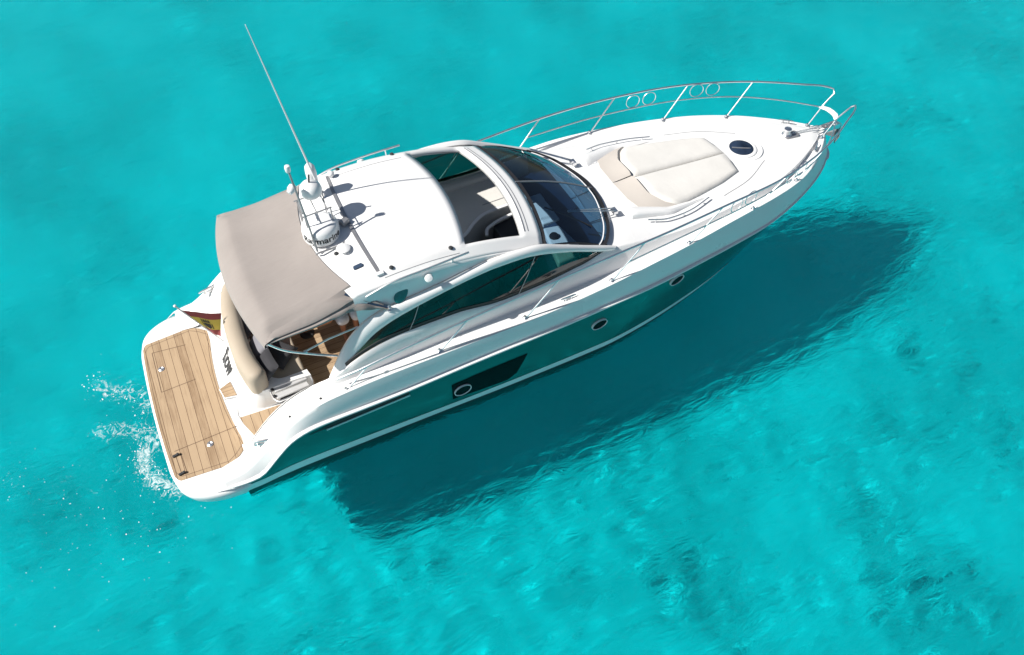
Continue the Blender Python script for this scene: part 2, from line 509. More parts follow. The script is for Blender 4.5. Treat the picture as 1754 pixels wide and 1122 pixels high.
def water_mat():
    m = bpy.data.materials.new('sea_water')
    m.use_nodes = True
    nt = m.node_tree
    nt.nodes.clear()
    out = N(nt, 'ShaderNodeOutputMaterial')
    rf = N(nt, 'ShaderNodeBsdfRefraction'); rf.inputs['IOR'].default_value = 1.33; rf.inputs['Roughness'].default_value = 0.0
    rf.inputs['Color'].default_value = (0.20, 0.98, 0.985, 1)
    gl = N(nt, 'ShaderNodeBsdfGlossy'); gl.inputs['Roughness'].default_value = 0.03
    fr = N(nt, 'ShaderNodeFresnel'); fr.inputs['IOR'].default_value = 1.33
    tc = N(nt, 'ShaderNodeTexCoord')
    mp = N(nt, 'ShaderNodeMapping'); mp.inputs['Rotation'].default_value = (0, 0, R(-28)); mp.inputs['Scale'].default_value = (2.2, 6.0, 1)
    nt.links.new(tc.outputs['Object'], mp.inputs[0])
    no = N(nt, 'ShaderNodeTexNoise', i_Scale=1.0, i_Detail=5.0, i_Roughness=0.6, i_Distortion=0.8)
    nt.links.new(mp.outputs[0], no.inputs['Vector'])
    bp = N(nt, 'ShaderNodeBump', i_Strength=0.85, i_Distance=0.055)
    nt.links.new(no.outputs['Fac'], bp.inputs['Height'])
    n2 = N(nt, 'ShaderNodeTexNoise', i_Scale=3.2, i_Detail=6.0, i_Roughness=0.65, i_Distortion=0.5)
    nt.links.new(mp.outputs[0], n2.inputs['Vector'])
    b2 = N(nt, 'ShaderNodeBump', i_Strength=1.0, i_Distance=0.045)
    nt.links.new(n2.outputs['Fac'], b2.inputs['Height'])
    nt.links.new(bp.outputs[0], b2.inputs['Normal'])
    nt.links.new(b2.outputs[0], gl.inputs['Normal'])
    nt.links.new(bp.outputs[0], rf.inputs['Normal'])
    mx = N(nt, 'ShaderNodeMixShader')
    nt.links.new(fr.outputs[0], mx.inputs[0]); nt.links.new(rf.outputs[0], mx.inputs[1]); nt.links.new(gl.outputs[0], mx.inputs[2])
    nt.links.new(mx.outputs[0], out.inputs[0])
    return m

def sand_mat():
    m, nt, b = new_mat('seabed_sand')
    tc = N(nt, 'ShaderNodeTexCoord')
    big = N(nt, 'ShaderNodeTexNoise', i_Scale=0.12, i_Detail=2.0, i_Roughness=0.4)
    nt.links.new(tc.outputs['Object'], big.inputs['Vector'])
    sm = N(nt, 'ShaderNodeTexNoise', i_Scale=1.1, i_Detail=6.0, i_Roughness=0.6)
    nt.links.new(tc.outputs['Object'], sm.inputs['Vector'])
    ad = N(nt, 'ShaderNodeMath', operation='MULTIPLY_ADD'); ad.inputs[1].default_value = 0.5
    nt.links.new(sm.outputs['Fac'], ad.inputs[0]); nt.links.new(big.outputs['Fac'], ad.inputs[2])
    rp = N(nt, 'ShaderNodeTexNoise', i_Scale=1.0, i_Detail=7.0, i_Roughness=0.68, i_Distortion=1.2)  # streaks in the sand colour stand in for bright light ripples in the water
    m2 = N(nt, 'ShaderNodeMapping'); m2.inputs['Rotation'].default_value = (0, 0, R(-30)); m2.inputs['Scale'].default_value = (3.2, 7.0, 1)
    nt.links.new(tc.outputs['Object'], m2.inputs[0])
    nt.links.new(m2.outputs[0], rp.inputs['Vector'])
    a4 = N(nt, 'ShaderNodeMath', operation='MULTIPLY_ADD'); a4.inputs[1].default_value = 1.05
    nt.links.new(rp.outputs['Fac'], a4.inputs[0]); nt.links.new(ad.outputs[0], a4.inputs[2])
    ad = a4
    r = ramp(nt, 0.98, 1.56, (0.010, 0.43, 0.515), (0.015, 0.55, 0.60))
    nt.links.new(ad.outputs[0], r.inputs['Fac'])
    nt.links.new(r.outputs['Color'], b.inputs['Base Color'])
    b.inputs['Roughness'].default_value = 1.0
    b.inputs['Specular IOR Level'].default_value = 0.0
    # sand ripples a hand's breadth apart, lit by the refracted sun
    mp = N(nt, 'ShaderNodeMapping'); mp.inputs['Rotation'].default_value = (0, 0, R(25)); mp.inputs['Scale'].default_value = (1.6, 3.6, 1)
    nt.links.new(tc.outputs['Object'], mp.inputs[0])
    rn = N(nt, 'ShaderNodeTexNoise', i_Scale=1.0, i_Detail=5.0, i_Roughness=0.6, i_Distortion=1.4)
    nt.links.new(mp.outputs[0], rn.inputs['Vector'])
    mk = N(nt, 'ShaderNodeTexNoise', i_Scale=0.35, i_Detail=3.0)
    nt.links.new(tc.outputs['Object'], mk.inputs['Vector'])
    mm = N(nt, 'ShaderNodeMapRange'); mm.inputs['From Min'].default_value = 0.40; mm.inputs['From Max'].default_value = 0.65
    mm.inputs['To Min'].default_value = 0.25
    nt.links.new(mk.outputs['Fac'], mm.inputs['Value'])
    hh = N(nt, 'ShaderNodeMath', operation='MULTIPLY')
    nt.links.new(rn.outputs['Fac'], hh.inputs[0]); nt.links.new(mm.outputs[0], hh.inputs[1])
    bu = N(nt, 'ShaderNodeBump', i_Strength=1.0, i_Distance=0.28)
    nt.links.new(hh.outputs[0], bu.inputs['Height'])
    nt.links.new(bu.outputs[0], b.inputs['Normal'])
    return m

water = sheet('water', stretched(-12, 26, 0.075, 500), stretched(-8, 24, 0.075, 500), wave_z, water_mat())
def bed_z(X, Y):
    return -DEPTH - 0.06 * np.sin(X * 0.5 + 1.3 * np.sin(Y * 0.23)) - 0.05 * np.sin(Y * 0.61 + X * 0.17)
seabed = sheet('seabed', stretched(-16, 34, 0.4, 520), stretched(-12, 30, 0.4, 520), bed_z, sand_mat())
water.cycles.is_caustics_caster = True
seabed.cycles.is_caustics_receiver = True

# ================================================================ MOTOR YACHT
# x forward from the bathing platform, y to port, z up from the waterline (metres)
yacht = empty('motor_yacht', (6.0, 0.0, 0.0), 'white and dark green motor yacht with taupe canopy on turquoise water', 'yacht')

# rub rail, shoulder of the bulwark, inner edge of side deck, top of the coaming: (x, y, z)
RUB = [(0.55, 1.715, 0.48), (0.85, 1.735, 0.49), (1.05, 1.735, 0.54), (1.25, 1.735, 0.74), (1.5, 1.73, 0.97), (1.75, 1.72, 1.065), (2.05, 1.712, 1.085),
       (3.0, 1.712, 1.09), (4.25, 1.702, 1.135), (5.5, 1.70, 1.17), (6.45, 1.68, 1.20), (7.25, 1.63, 1.20), (8.1, 1.53, 1.195), (8.7, 1.455, 1.19),
       (9.7, 1.28, 1.18), (10.3, 1.08, 1.175), (10.75, 0.885, 1.17), (11.1, 0.70, 1.16), (11.45, 0.46, 1.15), (11.68, 0.25, 1.14), (11.82, 0.0, 1.13)]
SHO = [(0.55, 1.66, 0.53), (0.85, 1.66, 0.60), (1.05, 1.645, 0.74), (1.25, 1.635, 0.92), (1.5, 1.64, 1.11), (1.75, 1.645, 1.26), (2.05, 1.65, 1.37),
       (2.4, 1.655, 1.42), (3.73, 1.665, 1.47), (5.0, 1.665, 1.475), (6.4, 1.645, 1.56), (7.28, 1.59, 1.63), (8.44, 1.43, 1.64), (9.06, 1.32, 1.62),
       (9.76, 1.17, 1.57), (10.14, 1.06, 1.53), (10.55, 0.90, 1.49), (11.0, 0.64, 1.46), (11.4, 0.34, 1.44), (11.62, 0.13, 1.43), (11.74, 0.0, 1.42)]
DIN = [(0.55, 1.50, 0.48), (0.85, 1.47, 0.55), (1.05, 1.40, 0.70), (1.25, 1.38, 0.92), (1.5, 1.38, 1.12), (1.75, 1.40, 1.27), (2.05, 1.42, 1.37),
       (2.4, 1.46, 1.41), (3.4, 1.45, 1.45), (4.25, 1.43, 1.48), (5.0, 1.41, 1.485), (6.4, 1.40, 1.52), (7.2, 1.33, 1.535), (8.0, 1.25, 1.535), (8.5, 1.19, 1.53),
       (9.0, 1.13, 1.52), (9.6, 1.02, 1.51), (10.05, 0.90, 1.49), (10.6, 0.65, 1.465), (11.1, 0.37, 1.445), (11.5, 0.10, 1.43), (11.65, 0.0, 1.425)]
COA = [(0.55, 1.345, 0.425), (0.85, 1.30, 0.47), (1.05, 1.30, 0.69), (1.25, 1.30, 0.92), (1.5, 1.29, 1.12), (1.75, 1.30, 1.28), (2.05, 1.33, 1.40), (2.3, 1.39, 1.50),
       (2.6, 1.42, 1.69), (3.4, 1.40, 1.86), (4.1, 1.39, 1.85), (4.8, 1.37, 1.74), (5.35, 1.345, 1.735), (5.9, 1.31, 1.77), (6.2, 1.29, 1.80), (6.45, 1.26, 1.85),
       (6.8, 1.235, 1.81), (7.2, 1.22, 1.74), (7.6, 1.21, 1.68), (8.0, 1.19, 1.645), (8.5, 1.14, 1.635), (9.5, 0.98, 1.62), (10.0, 0.87, 1.60), (10.35, 0.74, 1.575),
       (11.0, 0.42, 1.52), (11.4, 0.17, 1.48), (11.55, 0.05, 1.46), (11.6, 0.0, 1.455)]
FLO = [(0.9, 1.20, 0.58), (1.06, 1.18, 0.60), (1.25, 1.10, 0.60), (1.5, 1.0, 0.60), (1.75, 0.96, 0.60), (2.05, 1.02, 0.60), (2.4, 1.16, 0.60), (6.5, 1.12, 0.60)]
WAT = [(0.75, 1.58), (3.5, 1.585), (5.0, 1.60), (6.36, 1.59), (7.1, 1.51), (7.96, 1.34), (8.65, 1.16), (9.05, 1.03), (9.6, 0.80), (10.2, 0.44), (10.6, 0.0)]

def row_at(tab, x):
    c = herm(tab, x)
    return c

NS = 150
def sparam(x0, x1, n=NS):
    s = np.linspace(0, 1, n)
    s = 1 - (1 - s) ** 1.35                      # finer towards the bow
    return x0 + (x1 - x0) * s

def deck_rows(sign):
    xr = sparam(0.55, 11.82); r = herm(RUB, xr)
    xs = sparam(0.55, 11.74); sh = herm(SHO, xs)
    xd = sparam(0.55, 11.65); di = herm(DIN, xd)
    xc = sparam(0.55, 11.60); co = herm(COA, xc)
    def row(x, y, z):
        return [(a, sign * max(b, 0.0), c) for a, b, c in zip(x, y, z)]
    rows = []
    rows.append(row(xr, r[:, 0], r[:, 1]))
    L = lambda t, a, b: a * (1 - t) + b * t
    # flank, rising with a soft outward swell and rolling over at the shoulder
    for t, out, up in ((0.10, 0.006, 0.0), (0.35, 0.012, 0.004), (0.65, 0.014, 0.006), (0.86, 0.008, 0.0)):
        rows.append(row(L(t, xr, xs), L(t, r[:, 0], sh[:, 0]) + out, L(t, r[:, 1], sh[:, 1]) - up))
    for t, dz in ((0.0, 0.012), (0.12, 0.022), (0.28, 0.016), (0.45, 0.004), (0.9, 0.0), (1.0, 0.0)):
        rows.append(row(L(t, xs, xd), L(t, sh[:, 0], di[:, 0]), L(t, sh[:, 1], di[:, 1]) + dz))
    for t, dy, dz in ((0.12, 0.0, -0.006), (0.35, 0.006, -0.02), (0.7, 0.008, -0.01), (0.93, 0.004, 0.006), (1.0, -0.012, 0.0)):
        rows.append(row(L(t, xd, xc), L(t, di[:, 0], co[:, 0]) + dy * (co[:, 1] > di[:, 1] + 0.02), L(t, di[:, 1], co[:, 1]) + dz * np.minimum(1, (co[:, 1] - di[:, 1]) / 0.12)))
    return rows

mb = MB()
for sg in (1, -1):
    mb.grid(deck_rows(sg))
deck = mb.build('deck', 'gel', yacht, smooth=50)

# ---- foredeck crown between the coamings
FCZ = [(6.2, 1.90), (6.95, 1.865), (7.5, 1.825), (8.0, 1.785), (9.0, 1.70), (9.5, 1.665), (10.0, 1.63), (10.5, 1.595), (11.0, 1.55), (11.4, 1.50), (11.6, 1.455)]
def fore_z(x, y):
    c = herm(COA, x)[0]
    zc = herm(FCZ, x)[0, 0]
    yc = max(c[0] - 0.012, 1e-3)
    t = min(1.0, abs(y) / yc)
    return zc + (c[1] - zc) * t ** 2.2
xs = np.linspace(6.58, 11.6, 70)
rows = []
for x in xs:
    yc = max(float(herm(COA, x)[0, 0]) - 0.012, 0.0)
    rows.append([(x, yc * t, fore_z(x, yc * t)) for t in np.linspace(-1, 1, 33)])
mb = MB().grid(rows)
mb.build('foredeck', 'gel', deck, smooth=60)

# ---- inner face of the gunwale and cockpit coaming
mb = MB()
for sg in (1, -1):
    xx = np.r_[np.linspace(0.9, 2.4, 24), np.linspace(2.5, 6.5, 20)]
    c = herm(COA, xx); f = herm(FLO, xx)
    top = [(x, sg * (y - 0.012), z) for x, (y, z) in zip(xx, c)]
    mid1 = [(x, sg * ((y - 0.012) * 0.75 + fy * 0.25), z * 0.88 + fz * 0.12) for x, (y, z), (fy, fz) in zip(xx, c, f)]
    mid2 = [(x, sg * (y * 0.15 + fy * 0.85), z * 0.12 + fz * 0.88) for x, (y, z), (fy, fz) in zip(xx, c, f)]
    low = [(x, sg * fy, fz - 0.02) for x, (fy, fz) in zip(xx, f)]
    mb.grid([top, mid1, mid2, low])
mb.build('cockpit_coaming', 'gel', deck, smooth=50)

# ---- hull
def hull_rows(sign):
    xr = sparam(0.75, 11.82); r = herm(RUB, xr)
    xw = sparam(0.75, 10.60); w = herm(WAT, xw)[:, 0]
    s = (xr - 0.75) / (11.82 - 0.75)
    bt = 0.36 - 0.15 * np.clip((xr - 0.8) / 3.6, 0, 1) - 0.03 * np.clip((xr - 4.4) / 3, 0, 1)             # top of the boot stripe
    rows = {}
    rub = np.stack([xr, np.maximum(r[:, 0] - 0.004, 0), r[:, 1] - 0.02], 1)
    wat = np.stack([xw, np.maximum(w, 0), np.zeros(NS)], 1)
    def blend(z):
        t = np.clip(z / np.maximum(rub[:, 2], 1e-3), 0, 1)
        flare = 0.10 * np.clip((s - 0.35) / 0.5, 0, 1)              # hollow flare towards the bow
        k = t - flare * 4 * t * (1 - t)
        kx = t
        P = wat * (1 - k)[:, None] + rub * k[:, None]
        P[:, 0] = wat[:, 0] * (1 - kx) + rub[:, 0] * kx
        P[:, 2] = z
        P[:, 1] += 0.035 * np.sin(np.pi * t) * (1 - np.clip((s - 0.3) / 0.3, 0, 1))
        P[-1, 1] = 0
        return P
    T = [rub] + [blend(bt + (rub[:, 2] - bt) * f) for f in (0.92, 0.8, 0.66, 0.5, 0.36, 0.22, 0.1, 0.0)]
    b0 = blend(0.12 - 0.05 * np.clip((xr - 1.0) / 4.0, 0, 1))
    wl = blend(np.full(NS, 0.0))
    def under(f, z, xe):
        x = sparam(0.75, xe)
        y = herm(WAT, 0.75 + (10.6 - 0.75) * (x - 0.75) / (xe - 0.75))[:, 0] * f
        return np.stack([x, np.maximum(y, 0), np.full(NS, z)], 1)
    U = [under(0.98, -0.25, 10.25), under(0.90, -0.50, 9.9), under(0.45, -0.82, 9.5), under(0.0, -1.02, 9.2)]
    m = lambda P: [(a, sign * b, c) for a, b, c in P]
    return [m(P) for P in T], m(b0), m(wl), [m(P) for P in U]

mg, mbt, ma = MB(), MB(), MB()
HR = {}
for sg in (1, -1):
    T, b0, wl, U = hull_rows(sg)
    HR[sg] = [T, b0, wl]
    mg.grid(T)
    out = lambda P: [(a, b + sg * 0.004, c) for a, b, c in P]
    mbt.grid([out(T[-1]), out(b0)])
    ma.grid([b0, wl] + U)
# transom
tr_l = [P[0] for P in HR[1][0]] + [HR[1][1][0], HR[1][2][0]]
tr_l = [(a, b, min(c, 0.40)) for a, b, c in tr_l]
mg.grid([tr_l, mir(tr_l)])
tl = [hull_rows(1)[2][0]] + [P[0] for P in hull_rows(1)[3]]
ma.grid([tl, mir(tl)])
hull = mg.build('hull', 'green', yacht, smooth=50)
mbt.build('boot_stripe', 'boot', hull, smooth=50)
ma.build('bottom_paint', 'anti', hull, smooth=50)

def hull_y(x, z):
    """half breadth of the topsides at (x, z)"""
    T = HR[1][0] + [HR[1][1], HR[1][2]]
    pts = []
    for P in T:
        A = np.array(P)
        pts.append((np.interp(x, A[:, 0], A[:, 2]), np.interp(x, A[:, 0], A[:, 1])))
    pts.sort()
    return float(np.interp(z, [a for a, b in pts], [b for a, b in pts]))

for sg in (1, -1):
    xr = sparam(0.35, 11.82, 170)
    r = herm([(0.35, 1.665, 0.385)] + RUB, xr)
    tp = lambda x: max(0.0, min(1.0, (x - 0.40) / 0.55)) ** 0.7
    sec = [(-0.03, 0.022), (0.022, 0.026), (0.046, 0.012), (0.048, -0.008), (0.030, -0.026), (-0.02, -0.03)]
    mb = MB()
    rows = [[(x + (dy * 0.6 if x > 11.5 else 0), sg * max(0, y + dy * tp(x) * (1 if x < 8 else max(0.5, 1 - (x - 8) * 0.25)) * (1 if x < 11.6 else max(0, (11.82 - x) / 0.22))), z + dz * tp(x) * (1 if x < 8 else max(0.55, 1 - (x - 8) * 0.2))) for x, (y, z) in zip(xr, r)] for dy, dz in sec]
    mb.grid(rows)
    rr = mb.build('rub_rail', 'rubw', hull, smooth=40)

# portholes, hull windows, vents (both sides)
def porthole(x, z, sg, rx=0.135, rz=0.105):
    y = hull_y(x, z)
    e = 0.05
    nx = -(hull_y(x + e, z) - hull_y(x - e, z)) / (2 * e)
    nz = -(hull_y(x, z + e) - hull_y(x, z - e)) / (2 * e)
    nrm = Vector((nx, 1, nz)).normalized()
    ux = Vector((1, -nx, 0)).normalized()
    uz = ux.cross(nrm) * -1
    if uz.z < 0: uz = -uz
    c = Vector((x, y, z)) + nrm * 0.014
    pt = lambda a, k, h: (lambda q: (q.x, sg * q.y, q.z))(c + ux * (rx * k * math.cos(a)) + uz * (rz * k * math.sin(a)) + nrm * h)
    A = [2 * math.pi * i / 32 for i in range(32)]
    g = MB().face([pt(a, 0.93, 0.002) for a in A])
    go = g.build('porthole', 'hglass', hull, smooth=0)
    mr = MB().grid([[pt(a, 0.90, 0.003) for a in A], [pt(a, 0.92, 0.013) for a in A], [pt(a, 0.99, 0.013) for a in A], [pt(a, 1.01, -0.02) for a in A]], closed=True)
    mr.build('porthole_rim', 'lampw', hull, smooth=40)

for sg in (1, -1):
    porthole(6.25, 0.79, sg)
    porthole(7.66, 1.00, sg)
    # long dark hull window, raked at its forward end, with an oval opening light inside it
    top = [(3.82, 0.765), (4.2, 0.785), (4.6, 0.795), (5.03, 0.80)]
    bot = [(3.83, 0.355), (4.2, 0.315), (4.72, 0.27), (4.87, 0.38)]
    rows = []
    for t in np.linspace(0, 1, 9):
        row = []
        for s_ in np.linspace(0, 1, 17):
            a = np.array([np.interp(s_, [0, .31, .64, 1], [p[0] for p in top]), np.interp(s_, [0, .31, .64, 1], [p[1] for p in top])])
            b = np.array([np.interp(s_, [0, .35, .86, 1], [p[0] for p in bot]), np.interp(s_, [0, .35, .86, 1], [p[1] for p in bot])])
            q = a * (1 - t) + b * t
            row.append((q[0], sg * (hull_y(q[0], q[1]) + 0.006), q[1]))
        rows.append(row)
    hw = MB().grid(rows).build('hull_window', 'hglass', hull, smooth=40)
    porthole(3.985, 0.535, sg, 0.135, 0.125)
    # engine-room air intake slot
    mb = MB()
    rows = []
    for x in np.linspace(1.75, 3.2, 30):
        t = (x - 1.75) / 1.45
        zc = 0.93 + 0.06 * t
        h = 0.055 * min(1, t * 3) * (1 if t < 0.93 else max(0.15, (1 - t) / 0.07))
        rows.append([(x, sg * (hull_y(x, zc + k * h) + 0.005), zc + k * h) for k in (1, 0.3, -0.3, -1)])
    vent = mb.grid(rows).build('air_intake', 'black', hull, smooth=40)
    path = [(x, sg * (hull_y(x, 0.885 + 0.055 * (x - 1.75) / 1.45) + 0.012), 0.885 + 0.055 * (x - 1.75) / 1.45) for x in np.linspace(2.0, 3.2, 14)]
    MB().tube(path, 0.014, 8).build('intake_trim', 'steel', hull)

# ---- bathing platform
def plat_outline():
    st = [(0.75, -1.755), (0.46, -1.73), (0.22, -1.655), (0.08, -1.565), (-0.01, -1.45), (-0.06, -1.30), (-0.10, -1.10)]
    arc = [(-0.13 + 0.03 * (y / 1.1) ** 2, y) for y in np.linspace(-0.9, 0.9, 13)]
    o = st + arc + [(x, -y) for x, y in st[::-1]]
    o = [tuple(p) for p in smooth_path([(a, b, 0) for a, b in o], 70)[:, :2]]
    return o[::-1]
OUT = plat_outline() + [(1.35, -1.55), (1.35, 1.55)]
mb = MB()
def ring(off, z):
    cx, cy = 0.55, 0.0
    return [(cx + (x - cx) * (1 - off / 0.7), cy + (y - cy) * (1 - off / 1.7), z) for x, y in OUT]
rows = [ring(0.12, 0.16), ring(0.035, 0.20), ring(0.008, 0.30), ring(0.0, 0.345), ring(0.004, 0.385), ring(0.022, 0.408), ring(0.05, 0.418)]
mb.grid(rows, closed=True)
mb.face(rows[-1]); mb.face(rows[0][::-1])
plat = mb.build('swim_platform', 'gel', yacht, smooth=50)

def teak_outline():
    st = [(0.82, -1.26), (0.69, -1.345), (0.02, -1.295), (-0.01, -1.27)]
    aft = [(-0.09 + 0.05 * (y / 1.28) ** 2, y) for y in np.linspace(-1.2, 1.2, 15)]
    fwd = [(0.83 + 0.105 * (y / 1.1) ** 2, y) for y in np.linspace(1.14, -1.14, 17)]
    return st + aft + [(x, -y) for x, y in st[::-1]] + fwd
TO = teak_outline()[::-1]
tk = MB().prism(TO, 0.410, 0.4245).build('teak_deck', 'teak', plat, smooth=0)
# margin seam and locker-lid seams inlaid in the teak
def seam(pts, w=0.0035, z=0.4255):
    mb = MB()
    for a, b in zip(pts[:-1], pts[1:]):
        d = Vector((b[0] - a[0], b[1] - a[1], 0))
        n = Vector((-d.y, d.x, 0)).normalized() * w
        mb.face([(a[0] + n.x, a[1] + n.y, z), (b[0] + n.x, b[1] + n.y, z), (b[0] - n.x, b[1] - n.y, z), (a[0] - n.x, a[1] - n.y, z)])
    return mb
inset = [(0.42 + (x - 0.42) * 0.93, y * 0.955) for x, y in TO]
mb = seam(inset + inset[:1], 0.003)
for ln in ([(0.07, 1.09), (0.06, 0.29), (0.56, 0.31)], [(0.07, 1.09), (0.56, 1.03)], [(0.03, -0.80), (0.90, -0.77)], [(0.03, -0.86), (0.05, -1.22)], [(0.10, -0.86), (0.12, -1.22)]):
    q = seam(ln, 0.004, 0.4262)
    b = len(mb.v); mb.v += q.v; mb.f += [tuple(i + b for i in f) for f in q.f]; mb.m += q.m
mb.build('deck_seams', 'teakd', tk, smooth=0)
for x, y in ((0.14, 0.72), (0.50, -0.90)):
    mb = MB().lathe([(0.045, 0), (0.045, 0.006), (0.034, 0.010), (0.028, 0.006)], (x, y, 0.424), n=20)
    mb.tube([(x + 0.022 * math.cos(a), y + 0.022 * math.sin(a), 0.437) for a in np.linspace(0, 2 * math.pi, 16, endpoint=False)], 0.005, 6, closed=True)
    mb.build('lift_ring', 'steel', plat)
for x, y in ((0.035, -0.88), (0.055, -1.20)):
    mb = MB().box((x, y, 0.437), (0.085, 0.035, 0.024), 0.15)
    mb.lathe([(0.018, 0), (0.018, 0.018), (0.0, 0.022)], (x + 0.03, y, 0.445), n=10)
    mb.build('ladder_hinge', 'dark', plat, bevel=0.004)

# ---- white transom moulding between platform and stern seat
SEAT_LO = [(1.42, 1.32), (1.345, 1.2), (1.25, 0.8), (1.19, 0.33), (1.18, -0.19), (1.22, -0.49), (1.27, -0.68), (1.36, -0.76), (1.48, -0.78), (1.80, -0.78), (2.08, -0.80)]
PLT_HI = [(1.00, 1.32), (0.945, 1.2), (0.885, 0.8), (0.845, 0.33), (0.84, -0.19), (0.86, -0.45), (0.90, -0.66), (0.985, -0.745), (1.2, -0.78), (1.70, -0.80), (2.08, -0.82)]
hi = smooth_path([(x, y, 0.97) for x, y in SEAT_LO], 60)
lo = smooth_path([(x, y, 0.40) for x, y in PLT_HI], 60)
rows = []
for t, b in ((0, 0.0), (0.06, 0.0), (0.3, -0.03), (0.6, -0.04), (0.85, -0.02), (0.95, -0.008), (1.0, 0.0)):
    P = lo * (1 - t) + hi * t
    P[:, 2] = 0.40 + 0.57 * (t ** 1.15)
    P[:42, 0] -= b
    rows.append([tuple(q) for q in P])
inner = hi + np.array([0.30, 0.10, 0.0]) * np.array([1, 1, 1])
inner[:, 0] = np.minimum(inner[:, 0], 2.06)
rows.append([tuple(q) for q in inner])
transom = MB().grid(rows).build('transom', 'gel', yacht, smooth=50)
MB().prism([(0.84, -0.20), (0.87, -0.40), (1.065, -0.44), (1.03, -0.13)], 0.60, 0.64).build('transom_step', 'gel', transom, bevel=0.008)
MB().prism([(0.855, -0.215), (0.88, -0.385), (1.045, -0.42), (1.015, -0.15)], 0.64, 0.652).build('teak_tread', 'teaks', transom, smooth=0)

def text_mesh(body, size, shear=0.0, bold=0.0, ext=0.0):
    cu = bpy.data.curves.new('lettering_curve', 'FONT')
    cu.body = body; cu.size = size; cu.shear = shear; cu.offset = bold; cu.extrude = ext
    cu.align_x = 'CENTER'; cu.align_y = 'CENTER'
    o = bpy.data.objects.new('lettering_curve', cu)
    COL.objects.link(o)
    dg = bpy.context.evaluated_depsgraph_get()
    me = bpy.data.meshes.new_from_object(o.evaluated_get(dg))
    bpy.data.objects.remove(o)
    bpy.data.curves.remove(cu)
    return me

def place_text(me, fn, name, mat, parent):
    for v in me.vertices:
        v.co = Vector(fn(v.co.x, v.co.y, v.co.z))
    me.materials.clear()
    me.materials.append(MAT[mat])
    me.name = name
    o = bpy.data.objects.new(name, me)
    COL.objects.link(o)
    attach(o, parent)
    return o

# "flow" reads with the letters running from port to starboard, feet towards the platform
def transom_pt(u, v):
    """u along the moulding towards starboard from its centre (m), v up the face"""
    y = 0.17 - u
    t = 0.60 + v / 0.66
    i = int(np.argmin(np.abs(hi[:45, 1] - y)))
    xlo = np.interp(-y, -lo[:45, 1], lo[:45, 0]); xhi = np.interp(-y, -hi[:45, 1], hi[:45, 0])
    bul = np.interp(t, [0, .06, .3, .6, .85, .95, 1], [0, 0, -.03, -.04, -.02, -.008, 0])
    x = xlo * (1 - t) + xhi * t - bul
    return (x - 0.007, y, 0.40 + 0.57 * max(t, 0) ** 1.15 + 0.004)
place_text(text_mesh('flow', 0.22, 0.25, 0.006), lambda a, b, c: transom_pt(a, b * 2.1), 'lettering', 'dark', transom)

# ---- teak cockpit floor
mb = MB()
xx = np.r_[np.linspace(0.93, 2.4, 20), 6.5]
f = herm(FLO, np.clip(xx, 0.9, 6.5))
mb.grid([[(x, -(y + 0.02), 0.60) for x, (y, z) in zip(xx, f)], [(x, (y + 0.02), 0.60) for x, (y, z) in zip(xx, f)]])
sole = mb.build('cockpit_sole', 'gel', yacht, smooth=0)
pas = [(0.97, -0.79), (1.3, -0.81), (1.7, -0.835), (2.10, -0.85), (2.06, -1.00), (1.75, -0.935), (1.5, -0.975), (1.28, -1.07), (1.08, -1.165)]
MB().prism(pas[::-1], 0.601, 0.611).build('teak_passage', 'teakp', sole, smooth=0)
MB().prism([(2.10, -1.0), (4.3, -1.08), (4.3, 1.08), (1.55, 1.0), (1.55, -0.70), (2.10, -0.70)], 0.601, 0.611).build('teak_floor', 'sole', sole, smooth=0)
MB().prism([(0.88, -0.62), (0.915, -0.84), (0.985, -1.12), (1.02, -1.34), (1.14, -1.30), (1.10, -1.15), (1.02, -0.92), (0.985, -0.74), (1.0, -0.62)], 0.40, 0.613).build('passage_riser', 'gel', sole, bevel=0.015)

# ---- stern settee
def sweep_section(path, w, z0, z1, lean, r=0.07):
    """rounded upright cushion along a plan path (points are its outer low edge)"""
    P = np.array(path, float)
    rows = []
    prof = []
    for a in np.linspace(0, 1, 5):
        prof.append((0.0, z0 + (z1 - r - z0) * a))
    for a in np.linspace(180, 0, 9):
        prof.append((w / 2 + (w / 2) * math.cos(R(a)) if True else 0, z1 - r + r * math.sin(R(a))))
    for a in np.linspace(0, 1, 5):
        prof.append((w, z1 - r + (z0 - z1 + r) * a))
    n = len(P)
    for i in range(n):
        d = P[min(i + 1, n - 1)] - P[max(i - 1, 0)]
        nn = np.array([-d[1], d[0]]); nn = nn / np.linalg.norm(nn)
        sh = 1.0
        if i < 2: sh = (0.55, 0.9)[i]
        if i > n - 3: sh = (0.55, 0.9)[n - 1 - i]
        rows.append([(P[i, 0] + nn[0] * (w * 0.5 + (o - w * 0.5) * sh + lean * (z - z0)), P[i, 1] + nn[1] * (w * 0.5 + (o - w * 0.5) * sh + lean * (z - z0)), z0 + (z - z0) * (0.93 if sh < 0.9 else 1)) for o, z in prof])
    return rows
cp = smooth_path([(1.40, 1.22, 0), (1.335, 1.1, 0), (1.25, 0.8, 0), (1.19, 0.33, 0), (1.18, -0.19, 0), (1.215, -0.49, 0), (1.27, -0.74, 0), (1.285, -0.80, 0)], 48)[:, :2]
rows = sweep_section(cp, 0.26, 0.95, 1.31, 0.05, 0.10)
mb = MB().grid(rows); mb.face(rows[0]); mb.face(rows[-1][::-1])
settee = mb.build('stern_seat', 'beige', yacht, smooth=60)
mb = MB().prism([(1.48, -0.70), (2.00, -0.72), (2.04, 0.95), (1.50, 0.95)], 0.60, 0.84)
mb.build('seat_base', 'gel', settee, bevel=0.02)
mb = MB().prism([(1.45, -0.68), (1.97, -0.70), (2.03, -0.64), (2.03, 0.93), (1.50, 0.93)], 0.845, 0.955)
mb.build('seat_cushion', 'beige', settee, bevel=0.035, seg=4)

